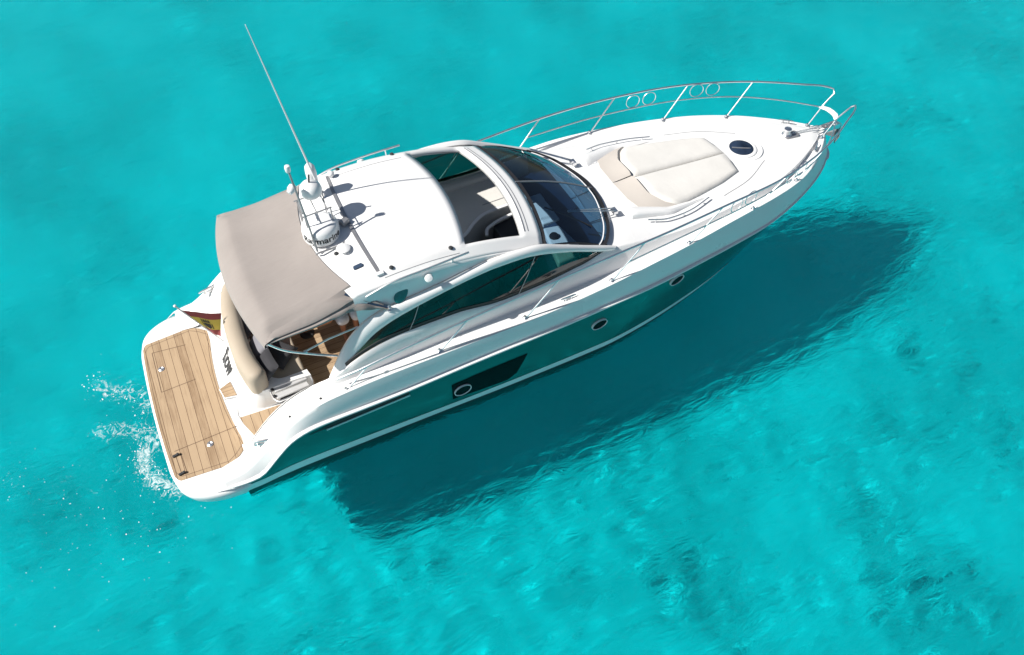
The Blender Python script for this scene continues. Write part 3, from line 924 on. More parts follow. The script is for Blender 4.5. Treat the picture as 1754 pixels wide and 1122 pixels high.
# folding step rack at the starboard end of the seat
sr = MB()
loop = [(1.49, -0.73, 0.92), (1.52, -0.97, 0.93), (1.56, -1.02, 0.935), (1.98, -0.985, 0.935), (2.04, -0.96, 0.935), (2.075, -0.90, 0.93), (2.055, -0.70, 0.92), (2.0, -0.66, 0.92)]
sr.tube(smooth_path(loop, 40), 0.013, 8)
sr.tube([(1.5, -0.74, 0.92), (1.5, -0.74, 0.70)], 0.012, 8)
sr.tube([(2.02, -0.72, 0.92), (2.02, -0.72, 0.70)], 0.012, 8)
rack = sr.build('step_rack', 'steel', yacht)
for y0, y1 in ((-0.755, -0.845), (-0.875, -0.965)):
    MB().prism([(1.535, y0), (1.55, y1), (2.02, y1 + 0.02), (2.0, y0 + 0.02)], 0.915, 0.945).build('step_tread', 'alug', rack, bevel=0.012)
    MB().lathe([(0.024, 0), (0.024, 0.02), (0.012, 0.026)], (1.525, (y0 + y1) / 2, 0.942), n=14).build('hinge_cap', 'black', rack)
MB().prism([(1.58, -0.725), (1.98, -0.715), (2.02, -0.735), (1.98, -0.99), (1.58, -1.0)], 0.62, 0.70).build('rack_gap_shade', 'dark', rack, bevel=0.02)  # dark slab under the treads: shade of the gaps put into its colour

# cockpit table with varnished edge
tb = MB().prism(rrect(2.28, 0.20, 0.78, 0.78, 0.08), 1.165, 1.225)
table = tb.build('cockpit_table', 'wood', yacht, bevel=0.008)
MB().lathe([(0.11, 0), (0.10, 0.02), (0.045, 0.04), (0.045, 0.53), (0.10, 0.56)], (2.28, 0.26, 0.612)).build('table_leg', 'dark', table)
# port-side bench and wet bar that the canopy shades
MB().prism([(2.10, 0.70), (3.35, 0.70), (3.35, 1.14), (2.10, 1.14)], 0.61, 1.0).build('side_bench', 'gel', yacht, bevel=0.03)
MB().prism([(2.72, 0.28), (3.12, 0.28), (3.12, 0.69), (2.72, 0.69)], 0.61, 1.03).build('helper_seat', 'greyv', yacht, bevel=0.04, seg=4)

# ---- side windows, arch frames
FT = [(2.27, 1.29, 1.40), (2.36, 1.285, 1.56), (2.50, 1.275, 1.80), (2.68, 1.262, 2.03), (2.9, 1.255, 2.19), (3.13, 1.25, 2.275), (3.6, 1.25, 2.345), (4.0, 1.25, 2.40), (4.4, 1.25, 2.47),
      (4.75, 1.25, 2.515), (5.1, 1.248, 2.50), (5.41, 1.24, 2.45), (5.7, 1.235, 2.32), (6.0, 1.23, 2.175), (6.3, 1.22, 2.03), (6.55, 1.215, 1.915), (6.68, 1.21, 1.85)]
WT = [(2.44, 1.40, 1.50), (2.52, 1.385, 1.63), (2.66, 1.36, 1.76), (2.80, 1.345, 1.87), (2.98, 1.335, 2.00), (3.2, 1.33, 2.10), (3.55, 1.325, 2.20), (3.9, 1.32, 2.275), (4.3, 1.315, 2.345),
      (4.73, 1.31, 2.385), (5.12, 1.305, 2.375), (5.45, 1.295, 2.30), (5.7, 1.285, 2.21), (6.0, 1.27, 2.085), (6.25, 1.26, 1.965), (6.48, 1.25, 1.865), (6.60, 1.24, 1.82)]
ft = smooth_path(FT, 90); wtp = smooth_path(WT, 90)
ft[:, 1] += 0.022; wtp[:, 1] += 0.014
for sg in (1, -1):
    rows = []
    fin = ft.copy(); fin[:, 1] -= 0.055; fin[:, 2] -= 0.035
    win = wtp.copy(); win[:, 1] -= 0.05
    for A, B, t, oy, oz in ((fin, ft, 0, 0, 0), (fin, ft, 0.6, 0, 0.012), (ft, wtp, 0.0, 0.004, 0.004), (ft, wtp, 0.25, 0.022, 0.020), (ft, wtp, 0.55, 0.030, 0.022), (ft, wtp, 0.82, 0.020, 0.012), (ft, wtp, 0.97, 0.006, 0.0), (wtp, win, 0.15, 0, -0.008), (wtp, win, 1.0, 0, 0)):
        P = A * (1 - t) + B * t
        rows.append([(x, sg * (y + oy), z + oz) for x, y, z in P])
    rows.append(rows[0])
    fr = MB().grid(rows)
    fr.face([r[0] for r in rows[:-1]]); fr.face([r[-1] for r in rows[:-1]][::-1])
    fro = fr.build('window_arch', 'gel', yacht, smooth=50)
    # glass between arch and coaming
    gx = np.linspace(2.50, 6.50, 60)
    top = herm(WT, gx); bot = herm(COA, gx)
    rows = []
    for t in np.linspace(0, 1, 7):
        rows.append([(x, sg * ((1 - t) * (a[0] - 0.02) + t * (b[0] - 0.022) + 0.015 * math.sin(math.pi * t)), (1 - t) * max(a[1] + 0.01, b[1]) + t * (b[1] - 0.01)) for x, a, b in zip(gx, top, bot)])
    sw = MB().grid(rows).build('side_window', 'sglass', fro, smooth=60)
    # black lower edge of the glass
    rows = [[(x, sg * (b[0] - 0.022 + o), b[1] + h) for x, b in zip(gx, bot)] for o, h in ((0.006, 0.0), (0.004, 0.055), (-0.010, 0.055))]
    MB().grid(rows).build('window_seal', 'black', fro, smooth=0)
    for xa, xb in ((3.42, 3.62), (5.05, 5.33)):
        a = herm(COA, xa)[0]; b = herm(WT, xb)[0]
        MB().tube([(xa, sg * (a[0] - 0.012), a[1]), ((xa + xb) / 2, sg * ((a[0] + b[0]) / 2 + 0.004), (a[1] + b[1]) / 2), (xb, sg * (b[0] - 0.012), b[1])], 0.006, 6).build('window_divider', 'alu', fro)

# ---- hardtop
RZ = [(2.3, 2.66), (2.6, 2.72), (3.0, 2.80), (3.4, 2.845), (3.8, 2.855), (4.2, 2.83), (4.6, 2.775), (5.0, 2.685), (5.25, 2.615), (5.45, 2.555), (5.7, 2.495)]
def roof_z(x, y):
    return float(herm(RZ, x)[0, 0]) - 0.085 * (y / 1.06) ** 2 - 0.55 * max(0, abs(y) - 1.06)
EDG = [(2.3, 1.17), (3.0, 1.205), (4.2, 1.218), (5.0, 1.222), (5.7, 1.225)]
xa = lambda y: 2.50 + 0.25 * (y / 1.06) ** 2                      # after edge
xsa = lambda y: 4.565 - 0.16 * (y / 1.05) ** 2                   # after edge of the sunroof opening
xsf = lambda y: 5.405 - 0.15 * (y / 1.0) ** 2                    # forward edge of the opening
xwt = lambda y: 5.66 - 0.185 * (y / 1.2) ** 2                    # top of the windscreen
YO = 1.045
us = [-1.0, -0.975, -0.94, -0.90, -YO / 1.205] + list(np.linspace(-0.8, 0.8, 21)) + [YO / 1.205, 0.90, 0.94, 0.975, 1.0]
def lines():
    L = []
    for t in np.linspace(0, 1, 22): L.append(('a', t))
    for t in np.linspace(0, 1, 10)[1:]: L.append(('b', t))
    for t in np.linspace(0, 1, 5)[1:]: L.append(('c', t))
    return L
LN = lines()
rows = []
for k, t in LN:
    row = []
    for u in us:
        y = u * 1.2
        if k == 'a': x = xa(y) * (1 - t) + xsa(y) * t
        elif k == 'b': x = xsa(y) * (1 - t) + xsf(y) * t
        else: x = xsf(y) * (1 - t) + xwt(y) * t
        y = u * float(herm(EDG, x)[0, 0])
        row.append((x, y, roof_z(x, y)))
    rows.append(row)
def hole(i, j):
    return 21 <= i < 30 and 4 <= j < len(us) - 5
roof = MB().grid(rows, skip=hole).build('hardtop', 'gel', yacht, smooth=50, solid=0.09)
# flank between roof edge and arch
for sg in (1, -1):
    e = np.array([r[-1] for r in rows])
    m = (e[:, 0] < 5.45)
    e = e[m]
    fz = herm(FT, e[:, 0])
    r2 = []
    for t, by in ((0, 0), (0.15, 0.012), (0.4, 0.008), (0.75, -0.004), (1.0, 0.0)):
        r2.append([(x, sg * (y * (1 - t) + (f[0] - 0.004) * t + by), z * (1 - t) + (min(z - 0.01, f[1] + 0.004)) * t) for (x, y, z), f in zip(e, fz)])
    fl = MB().grid(r2).build('roof_flank', 'gel', roof, smooth=50)
# frame lip round the sunroof, rails and the folded-blind tracks
lipp = [(xsa(y) + 0.0, y) for y in np.linspace(-YO, YO, 15)]
def strip(pts, w, h, mat, name, parent, dz=0.0):
    mb = MB()
    rws = [[], [], [], []]
    P = np.array(pts, float)
    for i in range(len(P)):
        d = P[min(i + 1, len(P) - 1)] - P[max(i - 1, 0)]
        n = np.array([-d[1], d[0], 0]); n = n / np.linalg.norm(n) * w / 2
        a, b = P[i] + n, P[i] - n
        for r_, q, z in ((0, a, 0), (1, a, h), (2, b, h), (3, b, 0)):
            rws[r_].append((q[0], q[1], q[2] + z + dz))
    mb.grid(rws + [rws[0]])
    mb.face([r[0] for r in rws]); mb.face([r[-1] for r in rws][::-1])
    return mb.build(name, mat, parent, smooth=30)
bar = [(3.17 + 0.06 * (y / 1.05) ** 2, y, roof_z(3.17, y) - 0.004) for y in np.linspace(1.0, -1.08, 26)]
cb = strip(bar, 0.045, 0.022, 'alu', 'roof_crossbar', roof)
for y in (1.0, -1.08):
    MB().box((3.24, y, roof_z(3.24, y) + 0.012), (0.10, 0.055, 0.03)).build('crossbar_end', 'lampw', roof, bevel=0.006)
for sg in (1, -1):
    strip([(x, sg * (1.055 - 0.03 * (x - 4.4)), roof_z(x, 1.0) - 0.085) for x in np.linspace(4.35, 5.32, 10)], 0.05, 0.02, 'alu', 'sunroof_track', roof)
strip([(xsf(y) + 0.05, y, roof_z(xsf(y) + 0.05, y) - 0.002) for y in np.linspace(-1.0, 1.0, 20)], 0.012, 0.008, 'alu', 'beam_trim', roof)
strip([(xsf(y) + 0.105, y, roof_z(xsf(y) + 0.105, y) - 0.002) for y in np.linspace(-1.0, 1.0, 20)], 0.010, 0.005, 'alu', 'beam_trim', roof)
# panel seams of the sliding roof
for sg in (1, -1):
    strip([(x, sg * (0.92 if sg > 0 else 1.135), roof_z(x, 0.92 if sg > 0 else 1.135) - 0.003) for x in np.linspace(3.28, 4.30, 14)], 0.007, 0.0055, 'alu', 'panel_seam', roof)
for x, y in ((3.40, 1.063), (4.21, 1.06), (3.40, -1.063), (4.21, -1.06), (2.86, -0.52)):
    MB().lathe([(0.03, 0), (0.03, 0.012), (0.022, 0.022), (0.0, 0.026)], (x, y, roof_z(x, y) - 0.002), n=14).build('roof_button', 'dark', roof)
MB().prism(rrect(3.03, -0.86, 0.12, 0.055, 0.02), lambda x, y: roof_z(x, y) - 0.002, lambda x, y: roof_z(x, y) + 0.02).build('roof_vent', 'navy', roof)
for sg in (1, -1):
    pts = [(2.98, 1.215, 2.565), (3.3, 1.225, 2.665), (3.8, 1.235, 2.71), (4.39, 1.225, 2.735)]
    pp = smooth_path(pts, 20)
    mb = MB().tube([(a, sg * b, c) for a, b, c in pp], 0.014, 8)
    for x in (3.15, 4.2):
        i = int(np.argmin(np.abs(pp[:, 0] - x)))
        mb.tube([(pp[i, 0], sg * pp[i, 1], pp[i, 2]), (pp[i, 0], sg * (pp[i, 1] - 0.03), roof_z(x, 1.19) - 0.03)], 0.011, 8)
    mb.build('roof_grab_rail', 'steel', roof)
    # round mesh vent and knob on the flank
    MB().lathe([(0.125, 0), (0.125, 0.014), (0.10, 0.020), (0.0, 0.024)], (3.42, sg * 1.236, 2.42), (0, sg * 0.93, 0.36), n=28, sq=(1, 0.62)).build('mesh_vent', 'teal', roof)
    MB().lathe([(0.03, -0.02), (0.03, 0.05), (0.055, 0.055), (0.055, 0.085), (0.04, 0.10), (0.0, 0.105)], (3.80, sg * 1.238, 2.545), (0, sg * 0.75, 0.66), n=18).build('flank_light', 'lampw', roof)

# ---- windscreen
WB = [(6.97, 0.0, 1.885), (6.95, 0.25, 1.885), (6.895, 0.47, 1.888), (6.83, 0.66, 1.89), (6.765, 0.82, 1.892), (6.66, 0.99, 1.898), (6.58, 1.09, 1.905), (6.50, 1.16, 1.915), (6.44, 1.20, 1.93)]
wbh = smooth_path(WB, 26)
wb = np.vstack([wbh[::-1] * [1, -1, 1], wbh[1:]])
wtop = []
for i in range(len(wb)):
    u = (i - (len(wb) - 1) / 2) / ((len(wb) - 1) / 2)
    y = u * 1.222
    wtop.append((xwt(y) + 0.005, y, roof_z(xwt(y), y) - 0.015))
wtop = np.array(wtop)
rows = []
for t in np.linspace(0, 1, 12):
    P = wb * (1 - t) + wtop * t
    P[:, 2] += 0.05 * math.sin(math.pi * t)
    P[:, 0] += 0.02 * math.sin(math.pi * t)
    rows.append([tuple(q) for q in P])
ws = MB().grid(rows).build('windscreen', 'wscreen', yacht, smooth=60)
def edge_band(pa, w, mat, name, off, rad):
    return MB().tube([tuple(np.array(q) + off) for q in pa], rad, 8).build(name, mat, ws)
c0 = len(wb) // 2
MB().tube([(r[c0][0], r[c0][1], r[c0][2] + 0.006) for r in rows], 0.013, 8).build('mullion', 'alu', ws)
strip([(x + 0.012, y * 1.008, z - 0.012) for x, y, z in wb], 0.045, 0.028, 'black', 'glass_seal', ws)
strip([(x * 0.94 + a * 0.06, y * 0.94 + b * 0.06, z * 0.94 + c * 0.06 + 0.006) for (x, y, z), (a, b, c) in zip(wb, wtop)], 0.03, 0.006, 'lampw', 'glass_trim', ws)
strip([(x * 0.03 + a * 0.97, y * 0.03 + b * 0.97, z * 0.03 + c * 0.97 + 0.008) for (x, y, z), (a, b, c) in zip(wb, wtop)], 0.05, 0.006, 'black', 'glass_band', ws)
for k in (0, -1):
    strip([(r[k][0], r[k][1] * 0.985, r[k][2] + 0.004) for r in rows], 0.035, 0.008, 'black', 'glass_edge', ws)

def wscreen_pt(t, u):
    P = np.array(rows[0]); i = int(round((u + 1) / 2 * (len(wb) - 1)))
    q = wb[i] * (1 - t) + wtop[i] * t
    return Vector((q[0] + 0.02 * math.sin(math.pi * t), q[1], q[2] + 0.05 * math.sin(math.pi * t)))
for sg in (1, -1):
    # parallelogram wiper: pivot on deck, twin arm, blade lying along the glass
    pv = Vector((7.0, sg * 0.66, 1.90))
    el = Vector((6.20, sg * 0.62, 2.19)) if sg < 0 else Vector((6.40, sg * 0.98, 2.13))
    mb = MB()
    for d in (0.0, 0.055):
        o_ = Vector((d * 0.3, -sg * d, 0))
        mb.tube([pv + o_ + Vector((0, 0, -0.03)), pv + o_ + Vector((0, 0, 0.045)), el + o_ * 0.4 + Vector((0, 0, 0.02))], 0.010, 8)
    mb.box(pv + Vector((0.0, -sg * 0.028, 0.02)), (0.07, 0.11, 0.05))
    wp = mb.build('wiper', 'steel', yacht)
    b0 = (Vector((5.86, -0.53, 2.36)), Vector((6.43, -0.93, 2.085))) if sg < 0 else (Vector((5.80, 1.13, 2.30)), Vector((6.40, 0.92, 2.13)))
    MB().tube([b0[0], (b0[0] + b0[1]) / 2 + Vector((0.0, 0, 0.02)), b0[1]], 0.011, 8).build('wiper_blade', 'black', wp)

# ---- saloon interior seen through the sunroof, windscreen and side windows
MB().prism([(5.55, -1.12), (6.45, -1.12), (6.75, -0.85), (6.86, -0.45), (6.9, 0.0), (6.86, 0.45), (6.75, 0.85), (6.45, 1.12), (5.75, 1.12), (5.75, 0.2), (5.55, 0.1)],
           lambda x, y: 0.62, lambda x, y: 1.44 + 0.36 * max(0, min(1, (x - 6.3) / 0.5))).build('dashboard', 'navy', yacht, bevel=0.04)
dash = bpy.data.objects['dashboard']
# light console hood ahead of the wheel and the instrument pod to starboard
mb = MB().prism([(6.08, -0.11), (6.36, -0.15), (6.37, 0.52), (6.13, 0.54)], 1.42, lambda x, y: 1.60 + 0.10 * (x - 6.1))
mb.build('console_hood', 'lampw', dash, bevel=0.02)
mb = MB().prism([(5.90, -0.95), (6.30, -0.92), (6.44, -0.78), (6.50, -0.48), (6.40, -0.22), (6.04, -0.17)], 1.42, lambda x, y: 1.60 - 0.05 * (x - 5.8))
mb.build('instrument_pod', 'lampw', dash, bevel=0.04, seg=4)
MB().lathe([(0.075, 0), (0.075, 0.02), (0.06, 0.045), (0.0, 0.055)], (6.11, -0.42, 1.58), n=20).build('compass', 'black', dash)
# pale ledge under the glass
lw = [(6.52, 1.1, 1.84), (6.60, 0.8, 1.87), (6.66, 0.4, 1.885), (6.67, 0.0, 1.89), (6.64, -0.4, 1.885)]
strip(smooth_path(lw, 20), 0.012, 0.012, 'lampw', 'ledge_trim', dash)
# companion lounge to port
mb = MB().prism([(4.05, -0.10), (4.86, 0.09), (5.10, 0.27), (5.30, 0.37), (5.77, 0.41), (6.15, 0.43), (6.15, 1.16), (4.05, 1.16)], 0.62, 1.72)
lounge = mb.build('companion_lounge', 'cream', yacht, bevel=0.05, seg=4)
mb = MB().prism([(4.15, 1.06), (6.1, 1.06), (6.1, 1.22), (4.15, 1.22)], 1.60, 1.80)
mb.build('lounge_back', 'cream', lounge, bevel=0.05, seg=4)
strip([(5.38, 0.56, 1.715), (5.8, 0.57, 1.715), (6.1, 0.58, 1.715)], 0.015, 0.008, 'alu', 'lounge_seam', lounge)
MB().prism([(4.32, -1.09), (6.0, -1.09), (6.0, 1.09), (4.32, 1.09)], 0.612, 0.622).build('saloon_carpet', 'greyv', yacht, smooth=0)
# helm seat to starboard and steering wheel
mb = MB().prism(rrect(4.75, -0.62, 0.55, 0.85, 0.12), 1.05, 1.22)
hs = mb.build('helm_seat', 'greyv', yacht, bevel=0.05, seg=4)
MB().prism(rrect(4.45, -0.62, 0.16, 0.85, 0.07), 1.18, 1.72).build('seat_backrest', 'greyv', hs, bevel=0.05, seg=4)
MB().lathe([(0.22, 0), (0.20, 0.4)], (4.75, -0.62, 0.62)).build('seat_pedestal', 'lampw', hs)
mb = MB()
wc = Vector((5.45, -0.62, 1.52)); wu = Vector((0.35, 0, 0.94)); wv = Vector((0, 1, 0))
mb.tube([wc + (wu * math.cos(a) + wv * math.sin(a)) * 0.19 for a in np.linspace(0, 2 * math.pi, 32, endpoint=False)], 0.015, 8, closed=True)
for a in (0, 2.1, 4.2):
    mb.tube([wc, wc + (wu * math.cos(a) + wv * math.sin(a)) * 0.185], 0.010, 6)
mb.tube([wc, wc + Vector((0.15, 0, -0.05))], 0.03, 8)
mb.build('steering_wheel', 'black', dash)
# companionway hatch with pale curved trim
mb = MB().prism([(5.38, -0.22), (5.95, -0.20), (5.95, 0.30), (5.40, 0.24)], 0.62, 1.56)
cw = mb.build('companionway', 'dark', yacht, bevel=0.02)
strip(smooth_path([(4.80, 0.04, 1.715), (4.87, 0.075, 1.715), (5.10, 0.25, 1.715), (5.30, 0.355, 1.715), (5.77, 0.395, 1.715), (6.1, 0.41, 1.715)], 24), 0.05, 0.02, 'lampw', 'companionway_trim', cw)
strip(smooth_path([(5.20, 0.02, 1.60), (5.26, 0.14, 1.60), (5.38, 0.20, 1.60), (5.79, 0.285, 1.60), (5.95, 0.30, 1.60)], 24), 0.045, 0.03, 'lampw', 'companionway_trim', cw)
MB().prism([(4.55, -0.25), (5.30, -0.22), (5.36, 0.20), (4.95, 0.10), (4.55, -0.05)], 0.62, 1.35).build('companionway_step', 'greyv', cw, bevel=0.03)

# ---- foredeck fittings
# sunpad: two halves with a raised head wedge
PADL = [(7.74, 0.0), (7.74, 0.02), (7.80, 0.45), (7.98, 0.70), (8.05, 0.80), (8.5, 0.73), (9.05, 0.62), (9.46, 0.47), (9.50, 0.25), (9.515, 0.0)]
def pad_pt(x, y, h):
    return (x, y, fore_z(x, y) + h)
def pad_mesh(sg):
    mb = MB()
    rws = []
    for v in np.linspace(0, 1, 15):
        row = []
        for s_ in np.linspace(0, 1, 25):
            # v: centreline to outer edge; s: aft to forward
            xa_ = np.interp(v, [0, 0.55, 0.85, 1.0], [7.74, 7.76, 7.92, 8.02]); xf = np.interp(v, [0, 0.5, 1.0], [9.515, 9.50, 9.455])
            x = xa_ + (xf - xa_) * s_
            ymax = np.interp(x, [7.7, 8.02, 8.5, 9.05, 9.46, 9.6], [0.82, 0.80, 0.73, 0.615, 0.48, 0.44])
            y = 0.008 + v * (ymax - 0.008)
            ed = min(1, min(v, 1 - v) * 9 + 0.0, min(s_, 1 - s_) * 14)
            h = 0.012 + 0.040 * math.sqrt(max(0, 1 - (1 - ed) ** 2))
            row.append((x, sg * y, fore_z(x, y) + h))
        rws.append(row)
    mb.grid(rws)
    for e_ in (rws[0], rws[-1], [r[0] for r in rws], [r[-1] for r in rws]):
        mb.grid([e_, [(x, y, z - 0.03) for x, y, z in e_]])
    return mb
pad = pad_mesh(1).build('sunpad', 'cream', yacht, smooth=60)
pad_mesh(-1).build('sunpad_half', 'cream', pad, smooth=60)
for sg in (1, -1):
    mb = MB()
    rws = []
    for v in np.linspace(0, 1, 15):
        row = []
        for s_ in np.linspace(0, 1, 9):
            xa_ = np.interp(v, [0, 0.5, 0.8, 1.0], [7.36, 7.38, 7.46, 7.62]); xf = np.interp(v, [0, 0.55, 0.85, 1.0], [7.745, 7.765, 7.925, 8.12])
            x = xa_ + (xf - xa_) * s_
            y = 0.010 + v * 0.80
            e_ = min(1, min(v, 1 - v) * 9)
            h = 0.010 + (0.105 * (s_ ** 1.3) if s_ < 0.93 else 0.105 * (1 - s_) / 0.07) * (0.55 + 0.45 * math.sqrt(max(0, 1 - (1 - e_) ** 2))) * (1 - 0.55 * v)
            row.append((x, sg * y, fore_z(x, y) + h))
        rws.append(row)
    mb.grid(rws)
    mb.build('headrest', 'tan', pad, smooth=60)
# raised fairings either side with long grab bars on deck
for sg in (1, -1):
    mb = MB()
    x0, x1 = 7.22, 8.55
    rws = []
    for t in np.linspace(0, 1, 24):
        x = x0 + (x1 - x0) * t
        yo = np.interp(t, [0, 0.5, 1], [0.80, 0.90, 0.80]); wdt = 0.17 * (1 - t) + 0.02
        h = 0.085 * (1 - t) ** 0.8 + 0.004
        if t == 0: h *= 0.8
        zi, zo = fore_z(x, yo - wdt), fore_z(x, yo)
        rws.append([(x, sg * (yo - wdt - 0.08 * (1 - t)), fore_z(x, yo - wdt - 0.08) - 0.002), (x, sg * (yo - wdt), zi + h * 0.85), (x, sg * (yo - wdt * 0.4), zi + h), (x, sg * (yo - 0.012), zo + h * 0.95), (x, sg * yo, zo + h * 0.7), (x, sg * (yo + 0.012), zo - 0.01)])
    mb.grid(rws); mb.face(rws[0])
    mb.build('deck_fairing', 'gel', deck, smooth=40)
    path = [(x, sg * y, fore_z(x, y) + 0.055) for x, y in smooth_path([(7.42, 0.93, 0), (7.75, 1.0, 0), (8.2, 0.965, 0), (8.6, 0.85, 0)], 20)[:, :2]]
    mb = MB().tube(path, 0.012, 8)
    for i in (2, 10, 17):
        q = path[i]
        mb.tube([q, (q[0], q[1], q[2] - 0.06)], 0.010, 8)
    mb.build('deck_grab_bar', 'steel', yacht)
    # nav-light notch and small vent by the fairing
    MB().prism(rrect(7.34, sg * 0.60, 0.16, 0.06, 0.02), lambda x, y: fore_z(x, y) - 0.01, lambda x, y: fore_z(x, y) + 0.008).build('deck_vent', 'lampw', deck, bevel=0.004)
    strip(smooth_path([(8.9, sg * 0.86, fore_z(8.9, 0.86) - 0.001), (9.5, sg * 0.70, fore_z(9.5, 0.70) - 0.001), (10.05, sg * 0.40, fore_z(10.05, 0.40) - 0.001)], 20), 0.010, 0.004, 'alu', 'deck_seam', deck)

# moulding seams of the side deck and hardtop sides
for sg in (1, -1):
    strip([(x, sg * (float(herm(DIN, x)[0, 0]) - 0.012), float(herm(DIN, x)[0, 1]) + 0.0) for x in np.linspace(3.6, 6.5, 24)], 0.007, 0.005, 'alu', 'deck_seam', deck)
# round deck hatch
def hz(x, y): return fore_z(x, y)
mb = MB().lathe([(0.265, -0.02), (0.255, 0.016), (0.235, 0.026), (0.205, 0.026), (0.20, 0.012)], (9.87, 0.0, 1.642), (0.07, 0, 1), n=40)
hatch = mb.build('deck_hatch', 'gel', yacht, smooth=40)
MB().lathe([(0.203, 0.012), (0.198, 0.022), (0.19, 0.024), (0.0, 0.028)], (9.87, 0.0, 1.642), (0.07, 0, 1), n=40).build('hatch_glass', 'hatchg', hatch, smooth=40)
MB().tube([(9.72, 0.06, 1.678), (9.86, -0.02, 1.672), (10.0, -0.08, 1.658)], 0.012, 6).build('hatch_handle', 'alu', hatch)
MB().lathe([(0.33, -0.02), (0.325, 0.004), (0.31, 0.007), (0.30, 0.004)], (9.90, -0.01, 1.637), (0.07, 0, 1), n=40).build('hatch_plinth', 'gel', hatch, smooth=40)

# windlass, chain, bow roller
mb = MB().lathe([(0.085, 0), (0.085, 0.03), (0.06, 0.05), (0.05, 0.09), (0.065, 0.115), (0.062, 0.14), (0.0, 0.15)], (10.86, 0.03, 1.56), n=20)
wl_ = mb.build('windlass', 'steel', yacht)
MB().prism(rrect(10.93, 0.0, 0.30, 0.16, 0.05), 1.545, 1.575).build('windlass_base', 'alu', wl_, bevel=0.006)
mb = MB()
for i in range(19):
    c = Vector((10.98 + i * 0.034, 0.01 - 0.0006 * i, 1.585 - 0.0035 * i))
    a = Vector((1, 0, 0)); b_ = Vector((0, 0.8, 0.6)) if i % 2 else Vector((0, 0.6, -0.8))
    mb.tube([c + a * 0.024 * math.cos(q) + b_ * 0.014 * math.sin(q) for q in np.linspace(0, 2 * math.pi, 10, endpoint=False)], 0.005, 5, closed=True)
mb.build('anchor_chain', 'steel', wl_)
mb = MB()
for y in (-0.055, 0.055):
    mb.prism([(11.35, y - 0.006), (12.02, y - 0.006), (12.02, y + 0.006), (11.35, y + 0.006)], 1.40, 1.50)
mb.prism([(11.35, -0.05), (12.0, -0.05), (12.0, 0.05), (11.35, 0.05)], 1.395, 1.41)
mb.lathe([(0.045, -0.048), (0.030, -0.01), (0.030, 0.01), (0.045, 0.048)], (11.97, 0, 1.455), (0, 1, 0), n=16)
br = mb.build('bow_roller', 'steel', yacht, bevel=0.004)
mb = MB()
for sg in (1, -1):
    mb.tube([(11.45, sg * 0.12, 1.475), (11.62, sg * 0.10, 1.47), (11.72, sg * 0.05, 1.45)], 0.012, 6)
mb.build('fairlead', 'steel', br)

# ---- bow rail
BASE = [(2.40, 1.60, 1.42), (3.73, 1.60, 1.49), (5.02, 1.60, 1.50), (6.42, 1.585, 1.58), (7.81, 1.49, 1.64), (9.15, 1.275, 1.615), (10.28, 0.96, 1.52), (11.47, 0.19, 1.455)]
TOP = [(2.33, 1.50, 1.57), (2.75, 1.56, 1.685), (4.18, 1.585, 1.90), (5.54, 1.60, 2.05), (6.90, 1.595, 2.155), (8.27, 1.512, 2.195), (9.62, 1.33, 2.15), (10.72, 0.97, 2.10), (11.50, 0.56, 2.06), (11.82, 0.37, 2.04), (11.92, 0.27, 2.02), (11.92, 0.22, 1.98), (11.80, 0.205, 1.88), (11.69, 0.19, 1.776)]
MIDR = [(6.66, 1.592, 1.86), (8.05, 1.50, 1.92), (9.42, 1.31, 1.91), (10.52, 0.985, 1.85), (11.2, 0.60, 1.80), (11.69, 0.19, 1.776)]
rail = None
for sg in (1, -1):
    top = [(a, sg * b, c) for a, b, c in smooth_path(TOP, 110)]
    if rail is None:
        rail = MB().tube(top, 0.0155, 10).build('bow_rail', 'steel', yacht)
    else:
        MB().tube(top, 0.0155, 10).build('top_rail', 'steel', rail)
    MB().tube([(a, sg * b, c) for a, b, c in smooth_path(MIDR, 50)], 0.010, 8).build('mid_rail', 'steel', rail)
    tops = [(2.75, 1.56, 1.685), (4.18, 1.585, 1.90), (5.54, 1.60, 2.05), (6.90, 1.595, 2.155), (8.27, 1.512, 2.195), (9.62, 1.33, 2.15), (10.72, 0.97, 2.10), (11.69, 0.19, 1.776)]
    for b, t in zip(BASE, tops):
        d = (Vector(t) - Vector(b)).normalized()
        mb = MB().tube([(b[0], sg * b[1], b[2] - 0.02), (t[0], sg * t[1], t[2])], 0.012, 8)
        mb.lathe([(0.036, 0), (0.036, 0.012), (0.018, 0.022), (0.017, 0.05)], (b[0], sg * b[1], b[2] - 0.004), n=14)
        mb.build('stanchion', 'steel', rail)
    for x, y, z in ((8.60, 1.452, 2.05), (8.895, 1.405, 2.05), (9.77, 1.265, 2.03), (10.05, 1.185, 2.02)):
        i = np.array(TOP)
        tx = Vector((1, -sg * (0.16 if x < 9.3 else 0.29), 0)).normalized()
        tz = Vector((0.0, sg * 0.0, 1.0))
        MB().tube([Vector((x, sg * y, z)) + tx * 0.118 * math.cos(a) + tz * 0.118 * math.sin(a) for a in np.linspace(0, 2 * math.pi, 30, endpoint=False)], 0.007, 6, closed=True).build('fender_ring', 'steel', rail)
mb = MB().prism([(11.63, -0.20), (11.72, -0.20), (11.79, -0.10), (11.80, 0.0), (11.79, 0.10), (11.72, 0.20), (11.63, 0.20), (11.69, 0.09), (11.70, 0), (11.69, -0.09)], 1.765, 1.79)
mb.build('pulpit_step', 'lampw', rail, bevel=0.006)

